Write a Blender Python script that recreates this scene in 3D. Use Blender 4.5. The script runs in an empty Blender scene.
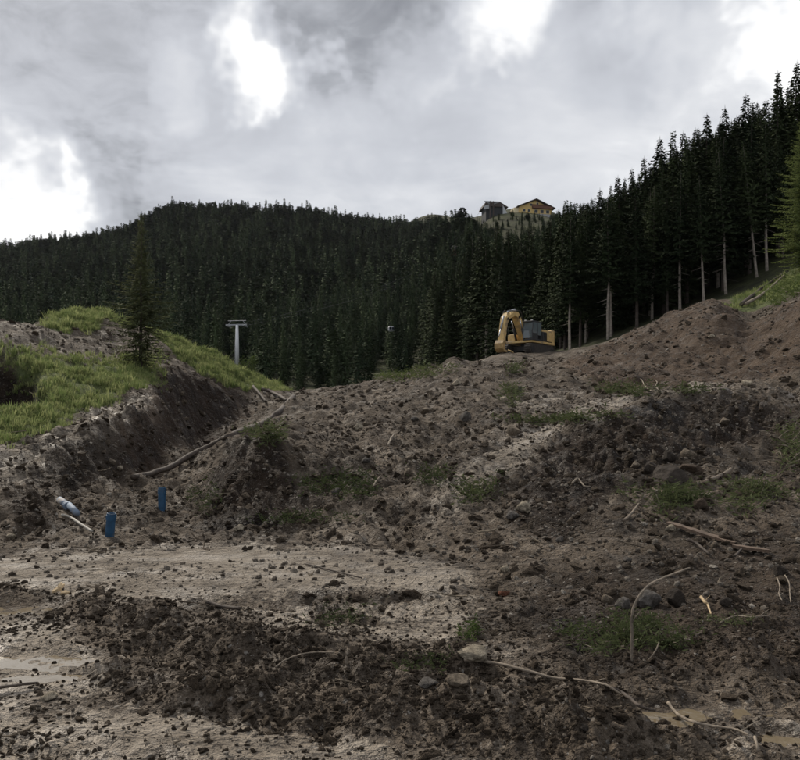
import bpy, bmesh, math, random
import numpy as np
from mathutils import Vector, Matrix, Euler
R = math.radians
rng = np.random.default_rng(7)
random.seed(7)
SC = bpy.context.scene
COL = SC.collection

# ------------------------------------------------------------------ camera, sky, sun, exposure
EYE, HOR, F = 1.6, 430.0, 800.0          # eye height, horizon row, focal length in photo pixels
cam = bpy.data.cameras.new('camera'); camo = bpy.data.objects.new('camera', cam); COL.objects.link(camo)
camo.location = (0, 0, EYE); camo.rotation_euler = (R(90), 0, 0)
cam.sensor_width = 36; cam.sensor_fit = 'HORIZONTAL'; cam.lens = 36.0; cam.shift_y = 50 / 800
cam.clip_start = 0.05; cam.clip_end = 20000
SC.camera = camo
SC.view_settings.view_transform = 'Standard'; SC.view_settings.look = 'None'
SC.cycles.max_bounces = 5; SC.cycles.diffuse_bounces = 3; SC.cycles.glossy_bounces = 2
SC.view_settings.exposure = 0.15; SC.view_settings.gamma = 1.0; SC.view_settings.use_curve_mapping = False

SUN_AZ, SUN_EL = R(-32), R(40)           # azimuth from +Y towards +X: the light comes from the left and ahead
sd = bpy.data.lights.new('sun', 'SUN'); sd.energy = 3.0; sd.angle = R(9); sd.color = (1.0, 0.91, 0.78)
so = bpy.data.objects.new('sun', sd); COL.objects.link(so)
sdir = Vector((math.sin(SUN_AZ) * math.cos(SUN_EL), math.cos(SUN_AZ) * math.cos(SUN_EL), math.sin(SUN_EL)))
so.rotation_euler = sdir.to_track_quat('Z', 'Y').to_euler(); so.location = (0, 0, 60)

class NT:
    """small helper for node trees"""
    def __init__(s, tree): s.t = tree; s.n = tree.nodes; s.l = tree.links
    def new(s, typ, ins=None, **kw):
        nd = s.n.new(typ)
        for k, v in kw.items(): setattr(nd, k, v)
        if ins:
            for k, v in ins.items():
                if isinstance(v, bpy.types.NodeSocket): s.l.new(v, nd.inputs[k])
                else: nd.inputs[k].default_value = v
        return nd
    def math(s, op, a, b=0.0, c=0.0, clamp=False):
        nd = s.new('ShaderNodeMath', {0: a, 1: b, 2: c}, operation=op); nd.use_clamp = clamp; return nd.outputs[0]
    def vmath(s, op, a, b=(0, 0, 0)):
        nd = s.new('ShaderNodeVectorMath', {0: a, 1: b}, operation=op)
        return nd.outputs['Value'] if op in ('DOT_PRODUCT', 'LENGTH', 'DISTANCE') else nd.outputs[0]
    def noise(s, vec, scale, detail=4, rough=0.55, dist=0.0):
        return s.new('ShaderNodeTexNoise', {'Vector': vec, 'Scale': scale, 'Detail': detail, 'Roughness': rough, 'Distortion': dist}).outputs['Fac']
    def ramp(s, fac, stops, interp='LINEAR'):
        nd = s.new('ShaderNodeValToRGB', {0: fac}); cr = nd.color_ramp; cr.interpolation = interp
        while len(cr.elements) < len(stops): cr.elements.new(0.5)
        for e, (p, c) in zip(cr.elements, stops):
            e.position = p; e.color = (c[0], c[1], c[2], 1) if not isinstance(c, (int, float)) else (c, c, c, 1)
        return nd.outputs[0]
    def mix(s, fac, a, b, blend='MIX'):
        nd = s.new('ShaderNodeMix', data_type='RGBA', blend_type=blend)
        for k, v in ((0, fac), (6, a), (7, b)):
            if isinstance(v, bpy.types.NodeSocket): s.l.new(v, nd.inputs[k])
            else: nd.inputs[k].default_value = v if isinstance(v, (int, float)) else (v[0], v[1], v[2], 1)
        return nd.outputs[2]
    def step(s, v, a, b):
        nd = s.new('ShaderNodeMapRange', {0: v, 1: a, 2: b, 3: 0.0, 4: 1.0}, interpolation_type='SMOOTHSTEP'); return nd.outputs[0]

# world: Nishita sky behind an overcast deck with bright gaps
W = bpy.data.worlds.new('World'); SC.world = W; W.use_nodes = True
wt = NT(W.node_tree); wt.n.clear()
tc = wt.new('ShaderNodeTexCoord').outputs['Generated']
sep = wt.new('ShaderNodeSeparateXYZ', {0: tc})
zc = wt.math('ADD', wt.math('MAXIMUM', sep.outputs[2], 0.0), 0.22)
cx = wt.math('DIVIDE', sep.outputs[0], zc); cy = wt.math('DIVIDE', sep.outputs[1], zc)
cp = wt.new('ShaderNodeCombineXYZ', {0: cx, 1: cy, 2: 0.35}).outputs[0]
big = wt.noise(cp, 1.25, 2, 0.5, 0.6)
med = wt.noise(cp, 2.9, 4, 0.58, 0.7)
fine = wt.noise(cp, 8.0, 4, 0.62, 0.5)
dens = wt.math('ADD', wt.math('MULTIPLY', big, 0.45), wt.math('ADD', wt.math('MULTIPLY', med, 0.4), wt.math('MULTIPLY', fine, 0.15)))
wob = wt.new('ShaderNodeTexNoise', {'Vector': tc, 'Scale': 6.5, 'Detail': 4, 'Roughness': 0.62}).outputs['Color']
wob2 = wt.vmath('SCALE', wt.vmath('SUBTRACT', wob, (0.5, 0.5, 0.5)))
wob2.node.inputs['Scale'].default_value = 0.30
wdir = wt.vmath('NORMALIZE', wt.vmath('ADD', tc, wob2))
light = wt.math('MULTIPLY', dens, 0.0)
def pdir(px, py):
    return Vector(((px - 400) / F, 1.0, (HOR - py) / F)).normalized()
for px, py, rad, amt in ((262, 64, 4.2, .42), (298, 84, 3.0, .25), (150, 98, 3.0, .16), (-5, 212, 5.6, .46), (75, 216, 4.5, .30), (500, -8, 5.5, .38), (440, 62, 5.0, .22),
                         (735, 48, 8.0, .30), (810, 20, 6, .28), (-180, 190, 7, .4), (980, -60, 9, .3), (250, -200, 11, .25), (600, 120, 9, .08),
                         (60, 20, 13, -.18), (380, 20, 8, -.24), (95, 190, 3.6, -.20), (640, 5, 7, -.12)):
    d = wt.vmath('DOT_PRODUCT', wdir, tuple(pdir(px, py)))
    b = wt.step(d, math.cos(R(rad)), 1.0)
    light = wt.math('ADD', light, wt.math('MULTIPLY', b, amt))
tone = wt.math('ADD', wt.math('MULTIPLY', wt.math('SUBTRACT', 0.5, dens), 1.35), wt.math('ADD', wt.math('MULTIPLY', light, wt.math('ADD', wt.math('MULTIPLY', fine, 1.6), 0.2)), 0.61))
ccol = wt.ramp(tone, [(0.0, (.17, .178, .20)), (0.28, (.31, .322, .35)), (0.46, (.47, .485, .525)), (0.62, (.56, .578, .62)), (0.80, (.71, .722, .75)), (0.92, (.90, .905, .915)), (1.0, (1.0, 1.0, 1.0))])
sky = wt.new('ShaderNodeTexSky', sky_type='NISHITA', sun_disc=False, sun_elevation=SUN_EL, sun_rotation=SUN_AZ)
bgs = wt.new('ShaderNodeBackground', {0: sky.outputs[0], 1: 0.1})
bgc = wt.new('ShaderNodeBackground', {0: ccol, 1: 1.0})
mx = wt.new('ShaderNodeMixShader', {0: 0.96, 1: bgs.outputs[0], 2: bgc.outputs[0]})
wt.new('ShaderNodeOutputWorld', {0: mx.outputs[0]})

# ------------------------------------------------------------------ helpers
def at(px, py, D): return Vector(((px - 400) / F * D, D, EYE + (HOR - py) / F * D))
def tag(o, label=None, cat=None, group=None, kind=None):
    for k, v in (('label', label), ('category', cat), ('group', group), ('kind', kind)):
        if v: o[k] = v
    return o
def link(name, me, mat=None, parent=None, loc=None, smooth=False):
    o = bpy.data.objects.new(name, me); COL.objects.link(o)
    if mat and me is not None and not me.materials: me.materials.append(mat)
    if parent: o.parent = parent
    if loc is not None: o.location = loc
    if smooth and me is not None: me.polygons.foreach_set('use_smooth', [True] * len(me.polygons))
    return o
def empty(name, loc=(0, 0, 0), rz=0.0):
    o = bpy.data.objects.new(name, None); COL.objects.link(o); o.location = loc; o.rotation_euler = (0, 0, rz); o.empty_display_size = 0.2
    return o
def np_mesh(name, co, quads=None, tris=None):
    me = bpy.data.meshes.new(name)
    nq = 0 if quads is None else len(quads); nt = 0 if tris is None else len(tris)
    me.vertices.add(len(co)); me.vertices.foreach_set('co', np.asarray(co, np.float32).ravel())
    li = np.concatenate([np.asarray(a, np.int32).ravel() for a in (quads, tris) if a is not None and len(a)])
    ls = np.concatenate([np.arange(nq) * 4, nq * 4 + np.arange(nt) * 3]).astype(np.int32)
    me.loops.add(len(li)); me.loops.foreach_set('vertex_index', li)
    me.polygons.add(nq + nt); me.polygons.foreach_set('loop_start', ls)
    me.update(calc_edges=True); me.validate()
    return me
class MB:
    """collects shapes into one mesh"""
    def __init__(s): s.v = []; s.f = []
    def add(s, vs, fs):
        b = len(s.v); s.v += [tuple(v) for v in vs]; s.f += [tuple(b + i for i in f) for f in fs]; return s
    def box(s, c, d, rot=None):
        hx, hy, hz = d[0] / 2, d[1] / 2, d[2] / 2
        vs = [Vector((x, y, z)) for x in (-hx, hx) for y in (-hy, hy) for z in (-hz, hz)]
        if rot is not None: vs = [rot @ v for v in vs]
        c = Vector(c)
        return s.add([v + c for v in vs], [(0, 1, 3, 2), (4, 6, 7, 5), (0, 4, 5, 1), (2, 3, 7, 6), (0, 2, 6, 4), (1, 5, 7, 3)])
    def prism(s, pts, axis, a, b):
        """outline in the plane across an axis, pushed from a to b"""
        n = len(pts); mk = {0: lambda p, t: (t, p[0], p[1]), 1: lambda p, t: (p[0], t, p[1]), 2: lambda p, t: (p[0], p[1], t)}[axis]
        vs = [mk(p, a) for p in pts] + [mk(p, b) for p in pts]
        fs = [tuple(range(n)), tuple(range(2 * n - 1, n - 1, -1))] + [(i, i + n, (i + 1) % n + n, (i + 1) % n) for i in range(n)]
        return s.add(vs, fs)
    def tube(s, pts, rad, n=8, cap=True):
        pts = [Vector(p) for p in pts]; m = len(pts)
        if not hasattr(rad, '__len__'): rad = [rad] * m
        base = len(s.v); up = Vector((0.13, 0.21, 0.97))
        for i, p in enumerate(pts):
            t = (pts[min(i + 1, m - 1)] - pts[max(i - 1, 0)]).normalized()
            a = t.cross(up); a = t.cross(Vector((1, 0, 0))) if a.length < 1e-3 else a
            a.normalize(); b = t.cross(a)
            for k in range(n):
                w = 2 * math.pi * k / n
                s.v.append(tuple(p + (a * math.cos(w) + b * math.sin(w)) * rad[i]))
        for i in range(m - 1):
            for k in range(n):
                k2 = (k + 1) % n
                s.f.append((base + i * n + k, base + i * n + k2, base + (i + 1) * n + k2, base + (i + 1) * n + k))
        if cap:
            s.f.append(tuple(base + k for k in range(n))[::-1]); s.f.append(tuple(base + (m - 1) * n + k for k in range(n)))
        return s
    def mesh(s, name, bevel=0):
        me = bpy.data.meshes.new(name); me.from_pydata(s.v, [], s.f)
        bm = bmesh.new(); bm.from_mesh(me)
        bmesh.ops.recalc_face_normals(bm, faces=bm.faces)
        if bevel: bmesh.ops.bevel(bm, geom=list(bm.edges), offset=bevel, segments=1, affect='EDGES', profile=0.5)
        bm.to_mesh(me); bm.free()
        return me
    def build(s, name, mat, parent=None, loc=None, smooth=False, bevel=0):
        return link(name, s.mesh(name, bevel), mat, parent, loc, smooth)

def _hash(ix, iy, seed):
    h = (ix.astype(np.int64) * 374761393 + iy.astype(np.int64) * 668265263 + seed * 974634977) & 0xffffffff
    h = ((h ^ (h >> 13)) * 1274126177) & 0xffffffff
    return (h ^ (h >> 16)) & 0xffff
def perlin(x, y, seed=0):
    x0 = np.floor(x); y0 = np.floor(y); fx = x - x0; fy = y - y0
    ix = x0.astype(np.int64); iy = y0.astype(np.int64)
    u = fx * fx * fx * (fx * (fx * 6 - 15) + 10); v = fy * fy * fy * (fy * (fy * 6 - 15) + 10)
    def g(dx, dy):
        a = _hash(ix + dx, iy + dy, seed) * (2 * math.pi / 65536)
        return np.cos(a) * (fx - dx) + np.sin(a) * (fy - dy)
    a = g(0, 0); b = g(1, 0); c = g(0, 1); d = g(1, 1)
    return ((a + (b - a) * u) * (1 - v) + (c + (d - c) * u) * v) * 1.5
def fbm(x, y, scale, octv, seed, gain=0.5):
    r = 0; a = 1; w = 0
    for k in range(octv):
        r = r + a * perlin(x / scale * 2 ** k, y / scale * 2 ** k, seed + k * 11); w += a; a *= gain
    return r / w
def sm(x, a, b):
    t = np.clip((x - a) / (b - a), 0, 1); return t * t * (3 - 2 * t)
def blur(a, n, axis):
    k = np.exp(-0.5 * (np.arange(-2 * n, 2 * n + 1) / n) ** 2); k /= k.sum()
    p = np.pad(a, [(2 * n, 2 * n) if i == axis else (0, 0) for i in range(2)], mode='edge')
    out = np.zeros_like(a)
    for i, w in enumerate(k):
        out += w * (p[i:i + a.shape[0], :] if axis == 0 else p[:, i:i + a.shape[1]])
    return out

# ------------------------------------------------------------------ materials
MAT = {}
def material(name):
    m = bpy.data.materials.new(name); m.use_nodes = True; t = NT(m.node_tree); t.n.clear()
    bs = t.new('ShaderNodeBsdfPrincipled'); t.new('ShaderNodeOutputMaterial', {0: bs.outputs[0]})
    MAT[name] = m
    return m, t, bs
def simple(name, col, rough=0.7, metal=0.0, var=0.25, scale=6.0, bump=0.0, spec=0.4, dirt=None):
    m, t, bs = material(name)
    p = t.new('ShaderNodeTexCoord').outputs['Object']
    n = t.noise(p, scale, 5, 0.6)
    c = t.mix(t.step(n, 0.3, 0.7), [v * (1 - var) for v in col], [min(v * (1 + var), .95) for v in col])
    if dirt: c = t.mix(t.step(t.noise(p, scale * .45, 6, 0.65), 0.48, 0.68), c, dirt)
    t.l.new(c, bs.inputs['Base Color'])
    bs.inputs['Roughness'].default_value = rough; bs.inputs['Metallic'].default_value = metal
    bs.inputs['Specular IOR Level'].default_value = spec
    if bump:
        b = t.new('ShaderNodeBump', {'Height': t.noise(p, scale * 4, 6, 0.65), 'Strength': 0.8, 'Distance': bump}); t.l.new(b.outputs[0], bs.inputs['Normal'])
    return m
def soil_mat():
    m, t, bs = material('soil')
    pos = t.new('ShaderNodeNewGeometry').outputs['Position']
    at_ = t.new('ShaderNodeAttribute', attribute_name='mask'); sp = t.new('ShaderNodeSeparateColor', {0: at_.outputs['Color']})
    beige, grass, red = sp.outputs[0], sp.outputs[1], sp.outputs[2]; grey = at_.outputs['Alpha']
    nA = t.noise(pos, 0.55, 3, 0.6); nB = t.noise(pos, 4.5, 4, 0.65); nC = t.noise(pos, 24, 4, 0.7); nD = t.noise(pos, 1.7, 3, 0.62)
    mixn = t.math('ADD', t.math('MULTIPLY', nA, 0.42), t.math('ADD', t.math('MULTIPLY', nB, 0.32), t.math('MULTIPLY', nC, 0.26)))
    brown = t.ramp(mixn, [(0.39, (.034, .024, .016)), (0.47, (.091, .070, .050)), (0.54, (.155, .122, .090)), (0.63, (.30, .250, .196))])
    redc = t.ramp(mixn, [(0.39, (.042, .027, .017)), (0.47, (.100, .068, .045)), (0.55, (.150, .106, .073)), (0.66, (.24, .182, .134))])
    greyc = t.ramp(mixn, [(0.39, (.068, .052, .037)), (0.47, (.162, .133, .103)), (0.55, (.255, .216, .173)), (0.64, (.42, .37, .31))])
    bei = t.ramp(mixn, [(0.38, (.085, .066, .047)), (0.46, (.225, .185, .140)), (0.54, (.335, .284, .223)), (0.64, (.46, .40, .33))])
    gra = t.ramp(mixn, [(0.34, (.05, .062, .022)), (0.48, (.11, .135, .048)), (0.6, (.17, .19, .08)), (0.72, (.24, .245, .12))])
    def edge(v, lo, hi, k=0.75):
        e = t.math('ADD', v, t.math('MULTIPLY', t.math('SUBTRACT', t.math('ADD', t.math('MULTIPLY', nC, .4), t.math('ADD', t.math('MULTIPLY', nB, .35), t.math('MULTIPLY', nD, .25))), 0.5), k * 2))
        return t.step(e, lo, hi)
    c = t.mix(edge(red, .25, .75, .3), brown, redc)
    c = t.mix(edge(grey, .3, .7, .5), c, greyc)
    c = t.mix(edge(beige, .40, .56, 1.25), c, bei)
    c = t.mix(edge(grass, .35, .65, .5), c, gra)
    fa = t.new('ShaderNodeAttribute', attribute_name='fresh_shade').outputs['Fac']
    c = t.mix(edge(fa, .30, .75, .45), c, t.mix(1.0, c, (.27, .225, .195), 'MULTIPLY'))  # darker tint for damp, newly dug soil and for painted shade
    # scattered pale grit
    vo = t.new('ShaderNodeTexVoronoi', {'Vector': pos, 'Scale': 16.0}); sc = t.new('ShaderNodeSeparateColor', {0: vo.outputs['Color']})
    grit = t.math('MULTIPLY', t.math('GREATER_THAN', sc.outputs[0], 0.80), t.math('LESS_THAN', vo.outputs['Distance'], 0.26))
    vo2 = t.new('ShaderNodeTexVoronoi', {'Vector': pos, 'Scale': 55.0}); sc2 = t.new('ShaderNodeSeparateColor', {0: vo2.outputs['Color']})
    grit2 = t.math('MULTIPLY', t.math('GREATER_THAN', sc2.outputs[0], 0.85), t.math('LESS_THAN', vo2.outputs['Distance'], 0.3))
    g = t.math('MAXIMUM', grit, grit2)
    g = t.math('MULTIPLY', g, t.math('SUBTRACT', 1.0, grass))
    c = t.mix(t.math('MULTIPLY', g, 0.8), c, t.mix(sc.outputs[1], (.13, .11, .09), (.36, .33, .29)))
    t.l.new(c, bs.inputs['Base Color'])
    wet = t.step(nD, 0.45, 0.68)
    ro = t.math('SUBTRACT', 0.92, t.math('MULTIPLY', t.math('MULTIPLY', wet, t.math('SUBTRACT', 1.0, grass)), t.math('ADD', 0.30, t.math('MULTIPLY', beige, 0.35))))
    t.l.new(ro, bs.inputs['Roughness']); t.l.new(t.math('ADD', .2, t.math('MULTIPLY', beige, .35)), bs.inputs['Specular IOR Level'])
    h = t.math('ADD', t.math('ADD', t.math('MULTIPLY', t.noise(pos, 16, 4, 0.7), .14), t.math('MULTIPLY', nB, .42)), t.math('MULTIPLY', t.math('MAXIMUM', grit, t.math('MULTIPLY', grit2, .4)), 0.014))
    b = t.new('ShaderNodeBump', {'Height': h, 'Strength': 1.0, 'Distance': 1.0}); t.l.new(b.outputs[0], bs.inputs['Normal'])
    return m
SOIL = soil_mat()
def foliage(name, dark, light, transl=0.15, hue=0.5):
    m, t, bs = material(name)
    r = t.new('ShaderNodeObjectInfo').outputs['Random']
    pos = t.new('ShaderNodeTexCoord').outputs['Object']
    n = t.noise(pos, 0.9, 4, 0.6)
    f = t.math('ADD', t.math('MULTIPLY', n, 0.75), t.math('MULTIPLY', r, 0.45))
    c = t.mix(t.step(f, 0.3, 0.95), dark, light)
    t.l.new(c, bs.inputs['Base Color']); bs.inputs['Roughness'].default_value = 0.9; bs.inputs['Specular IOR Level'].default_value = 0.06
    if transl > .2:
        tl = t.new('ShaderNodeBsdfTranslucent', {0: c}); ms = t.new('ShaderNodeMixShader', {0: transl, 1: bs.outputs[0], 2: tl.outputs[0]})
        t.l.new(ms.outputs[0], [n for n in t.n if n.type == 'OUTPUT_MATERIAL'][0].inputs[0])
    return m
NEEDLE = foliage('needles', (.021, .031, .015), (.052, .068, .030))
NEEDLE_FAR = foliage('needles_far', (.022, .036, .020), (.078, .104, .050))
NEEDLE_L = foliage('needles_larch', (.09, .12, .04), (.19, .22, .08), .35)
NEEDLE_B = foliage('needles_bank_tree', (.06, .072, .034), (.14, .15, .075), .3)
LEAF = foliage('leaves', (.06, .085, .028), (.14, .165, .06), .35)
BRUSH = foliage('brush', (.045, .058, .024), (.11, .125, .058), .3)
GRASS = foliage('grass_blades', (.13, .175, .06), (.36, .375, .17), .42)
BARK = simple('bark', (.07, .055, .045), .9, var=.4, scale=2.5, bump=.03)
BARK_PALE = simple('bark_pale', (.25, .215, .18), .9, var=.35, scale=2.5, bump=.03)
DEADWOOD = simple('dead_wood', (.21, .172, .13), .85, var=.45, scale=9, bump=.006)
DARKWOOD = simple('dark_wood', (.062, .047, .036), .8, var=.4, scale=9, bump=.006)
MIDWOOD = simple('weathered_wood', (.17, .135, .10), .85, var=.4, scale=9, bump=.006)
PALEWOOD = simple('pale_split_wood', (.42, .31, .18), .8, var=.25, scale=9, bump=.004)
PLANK = simple('plank_wood', (.12, .082, .056), .8, var=.35, scale=8, bump=.006)

# ------------------------------------------------------------------ terrain: feature lines by azimuth column (depth, photo row)
T = {
 -400: [(11, 546), (13, 485), (14.5, 480), (16.5, 455), (18.5, 430), (24, 375), (30, 345), (36, 330), (44, 345), (60, 380), (160, 410), (400, 350), (900, 280), (1500, 310)],
 -150: [(11, 546), (13, 485), (14.5, 485), (16.5, 465), (18.5, 440), (24, 385), (30, 348), (36, 322), (44, 345), (60, 380), (160, 410), (400, 345), (900, 274), (1500, 310)],
 0:   [(11.6, 540), (13, 489), (14.5, 493), (16.5, 484), (18.5, 455), (24, 395), (30, 349), (36, 318), (44, 338), (60, 375), (160, 410), (400, 340), (900, 262), (1500, 300)],
 50:  [(11.6, 540), (13, 510), (14.5, 515), (17, 490), (20, 440), (25, 398), (31, 360), (38, 328), (48, 315), (60, 345), (160, 410), (400, 340), (900, 252), (1500, 300)],
 100: [(12, 536), (13.5, 528), (15, 520), (19, 490), (21.3, 426), (27, 396), (33, 368), (40, 345), (49, 309), (62, 345), (160, 408), (400, 338), (900, 248), (1500, 300)],
 140: [(12, 536), (14, 524), (16.5, 510), (22, 480), (25, 404), (30, 386), (35, 370), (42, 352), (49, 326), (62, 350), (160, 406), (400, 336), (900, 239), (1500, 295)],
 160: [(12, 536), (14, 521), (16.5, 507), (24, 472), (27, 405), (32, 382), (37, 366), (44, 352), (50, 331), (62, 352), (160, 405), (400, 335), (900, 220), (1500, 280)],
 200: [(12, 536), (14, 520), (17, 500), (24, 460), (31, 449), (39, 438), (43, 376), (47, 364), (52, 348), (62, 365), (160, 405), (400, 335), (900, 219), (1500, 280)],
 225: [(12, 536), (13.2, 523), (15.6, 470), (23, 452), (32, 437), (41.5, 430), (46, 383), (50, 372), (54, 359), (63, 375), (160, 405), (400, 335), (900, 219), (1500, 280)],
 250: [(12.2, 535), (13, 526), (15.4, 452), (25, 440), (34, 426), (44, 420), (49.3, 393), (53, 382), (56, 373), (64, 385), (160, 405), (400, 335), (900, 220), (1500, 280)],
 290: [(12.2, 535), (13.2, 518), (15.8, 456), (24, 428), (32, 410), (42, 401), (50, 397), (56, 393), (59, 390), (66, 400), (160, 405), (400, 335), (900, 222), (1500, 280)],
 350: [(11.8, 538), (13.5, 503), (17, 462), (22, 432), (30, 410), (40, 396), (48, 389), (54, 386), (58, 385), (66, 395), (160, 405), (400, 330), (900, 232), (1500, 270)],
 400: [(11.4, 543), (13.5, 503), (17, 460), (22, 428), (29, 406), (37, 391), (44, 382), (50, 377), (54, 376), (64, 385), (160, 402), (400, 322), (880, 240), (1500, 226)],
 420: [(10.9, 549), (13.2, 505), (16.7, 461), (21.6, 428), (28.6, 404), (36.7, 387), (43.7, 377), (49.4, 372), (53.4, 371), (64, 382), (160, 401), (380, 315), (820, 246), (1500, 217)],
 440: [(10.5, 554), (12.9, 507), (16.4, 463), (21.4, 429), (28.4, 403), (36.4, 384), (43.4, 371), (48.8, 365), (52.8, 365), (64, 379), (160, 400), (340, 302), (680, 244), (1500, 212)],
 460: [(10, 560), (12.5, 510), (16, 465), (21, 430), (28, 402), (36, 380), (43, 366), (48, 359), (52, 359), (64, 372), (150, 390), (300, 296), (560, 236), (1500, 220)],
 480: [(9.4, 568), (12.2, 512), (15.5, 470), (20.5, 432), (28, 402), (36, 382), (43, 367), (48.5, 360), (53, 362), (66, 360), (140, 380), (275, 290), (388, 219), (460, 221)],
 500: [(8.9, 575), (12, 515), (15, 475), (20, 435), (28, 402), (36, 384), (43, 372), (49, 365), (54, 366), (68, 355), (130, 370), (250, 288), (385, 213), (460, 215)],
 540: [(8.4, 583), (11.6, 519), (15, 472), (19, 438), (22, 424), (30, 399), (40, 376), (48, 366), (56, 363), (68, 354), (120, 355), (220, 280), (385, 211), (460, 211)],
 570: [(8.2, 587), (11.3, 522), (16, 468), (18.2, 424), (21.5, 423), (30, 396), (40, 380), (48, 364), (55, 361), (68, 352), (108, 346), (180, 292), (330, 226), (460, 226)],
 600: [(8, 590), (11, 525), (16, 466), (18.3, 412), (22, 413), (30, 395), (38, 386), (49, 353), (53, 350), (66, 350), (92, 338), (130, 300), (220, 266), (500, 280)],
 650: [(7.8, 595), (11, 525), (16.4, 460), (19.4, 393), (24, 398), (31, 391), (39, 384), (51, 328), (54, 328), (66, 330), (92, 318), (120, 290), (170, 262), (400, 275)],
 690: [(7.8, 595), (11, 528), (17.2, 456), (21, 381), (26, 388), (32, 389), (38, 384), (51, 307), (54, 307), (66, 312), (90, 305), (112, 276), (155, 246), (370, 258)],
 710: [(7.8, 595), (11, 530), (17.2, 455), (21, 380), (26, 388), (32, 389), (38, 384), (51, 297), (54, 298), (66, 305), (90, 296), (110, 268), (150, 238), (350, 250)],
 730: [(7.8, 595), (11, 530), (17.2, 455), (21, 381), (26, 389), (32, 391), (38, 381), (49, 315), (54, 308), (64, 308), (88, 290), (108, 262), (145, 230), (350, 245)],
 750: [(7.8, 595), (11, 530), (17.2, 456), (21, 384), (26, 392), (32, 392), (37, 378), (45, 340), (53, 324), (62, 310), (86, 283), (105, 255), (140, 224), (340, 240)],
 800: [(7.8, 595), (11, 533), (17, 458), (20.4, 396), (26, 399), (31, 392), (36, 372), (44, 306), (50, 303), (62, 285), (86, 258), (102, 240), (135, 215), (330, 230)],
 900: [(7.8, 595), (11, 530), (15, 465), (21, 395), (26, 390), (31, 375), (36, 340), (44, 280), (50, 268), (62, 245), (86, 220), (102, 200), (135, 180), (300, 195)],
 1200: [(7.8, 590), (11, 515), (15, 440), (21, 375), (26, 360), (31, 340), (36, 310), (44, 250), (50, 230), (62, 205), (86, 180), (102, 160), (135, 145), (300, 150)],
}
TP = np.array(sorted(T), float)
TD = np.array([[math.log(d) for d, p in T[k]] for k in sorted(T)])
TS = np.array([[(EYE + (HOR - p) / F * d) / d for d, p in T[k]] for k in sorted(T)])
def base_s(pxs, lnD):
    """height/depth for a grid: columns pxs, rows lnD"""
    out = np.empty((len(lnD), len(pxs)))
    for j, p in enumerate(pxs):
        kd = [np.interp(p, TP, TD[:, i]) for i in range(TD.shape[1])]
        ks = [np.interp(p, TP, TS[:, i]) for i in range(TD.shape[1])]
        out[:, j] = np.interp(lnD, [math.log(0.8), math.log(kd and 3.0)] + kd, [0, 0] + ks)
    return out

# near sheet
pxs = np.concatenate([np.linspace(-1000, -170, 60)[:-1], np.arange(-170, 970, 1.2), np.linspace(970, 1800, 60)])
NR = 700
lnD = np.linspace(math.log(1.3), math.log(76), NR)
Dr = np.exp(lnD)
S = base_s(pxs, lnD)
S = blur(blur(S, 3, 0), 6, 1)
DD = np.repeat(Dr[:, None], len(pxs), 1)
X = (pxs[None, :] - 400) / F * DD; Y = DD.copy()
Z0 = S * DD
def row_py(Zc, D): return HOR - F * (Zc - EYE) / D
def pix(px, py, Zg=None, dmin=1.4):
    """depth where the line of sight through a photo point meets the ground"""
    Zg = ZF if Zg is None else Zg
    j = int(np.argmin(np.abs(pxs - px))); col = Zg[:, j]; pr = HOR - F * (col - EYE) / Dr
    i0 = int(np.searchsorted(Dr, dmin))
    h = np.nonzero(pr[i0:] <= py)[0]
    i = i0 + (h[0] if len(h) else len(pr) - i0 - 1)
    return Dr[i]
def gpt(px, py, dz=0.0, dmin=1.4):
    D = pix(px, py, None, dmin); j = int(np.argmin(np.abs(pxs - px))); i = int(np.argmin(np.abs(Dr - D)))
    return Vector(((px - 400) / F * D, D, ZF[i, j] + dz))
def hgt(x, y):
    """height of the finished near ground at a world point"""
    p = 400 + F * x / y; fi = np.interp(math.log(y), lnD, np.arange(NR)); fj = np.interp(p, pxs, np.arange(len(pxs)))
    i = min(int(fi), NR - 2); j = min(int(fj), len(pxs) - 2); a = fi - i; b = fj - j
    return (ZF[i, j] * (1 - b) + ZF[i, j + 1] * b) * (1 - a) + (ZF[i + 1, j] * (1 - b) + ZF[i + 1, j + 1] * b) * a

# plan regions, outlined by ground points
wjx = fbm(X, Y, 1.6, 4, 50) * np.clip(DD * .035, .1, 1.2); wjy = fbm(X, Y, 1.6, 4, 90) * np.clip(DD * .05, .15, 1.6)
wjx = wjx + fbm(X, Y, .45, 3, 55) * .12; wjy = wjy + fbm(X, Y, .5, 3, 95) * .25
PU, PV = 400 + F * (X + wjx) / Y, np.log(np.maximum(Y + wjy, .5))
def region(poly, soft=9, dmin=1.4):
    pts = []
    for px, py in poly:
        D = pix(px, py, Z0, dmin); pts.append((px, math.log(D)))
    inside = np.zeros(X.shape, bool); n = len(pts)
    for i in range(n):
        x1, y1 = pts[i]; x2, y2 = pts[(i + 1) % n]
        if y1 == y2: continue
        c = ((y1 > PV) != (y2 > PV)) & (PU < (x2 - x1) * (PV - y1) / (y2 - y1) + x1)
        inside ^= c
    a = inside.astype(float)
    return blur(blur(a, soft, 0), soft, 1)
grass = np.maximum.reduce([
    region([(-170, 445), (0, 448), (60, 424), (105, 400), (140, 386), (158, 368), (135, 360), (100, 364), (60, 356), (0, 350), (-170, 352)]),
    region([(42, 326), (60, 313), (90, 309), (125, 315), (132, 330), (112, 324), (60, 330)], 2, 40),
    region([(146, 331), (170, 334), (230, 362), (292, 391), (275, 393), (240, 389), (205, 374), (165, 350)], 2, 40)])
pit = region([(-20, 405), (40, 402), (45, 385), (25, 362), (0, 356), (-20, 356)], 3)
grass = grass * (1 - pit)
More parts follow.
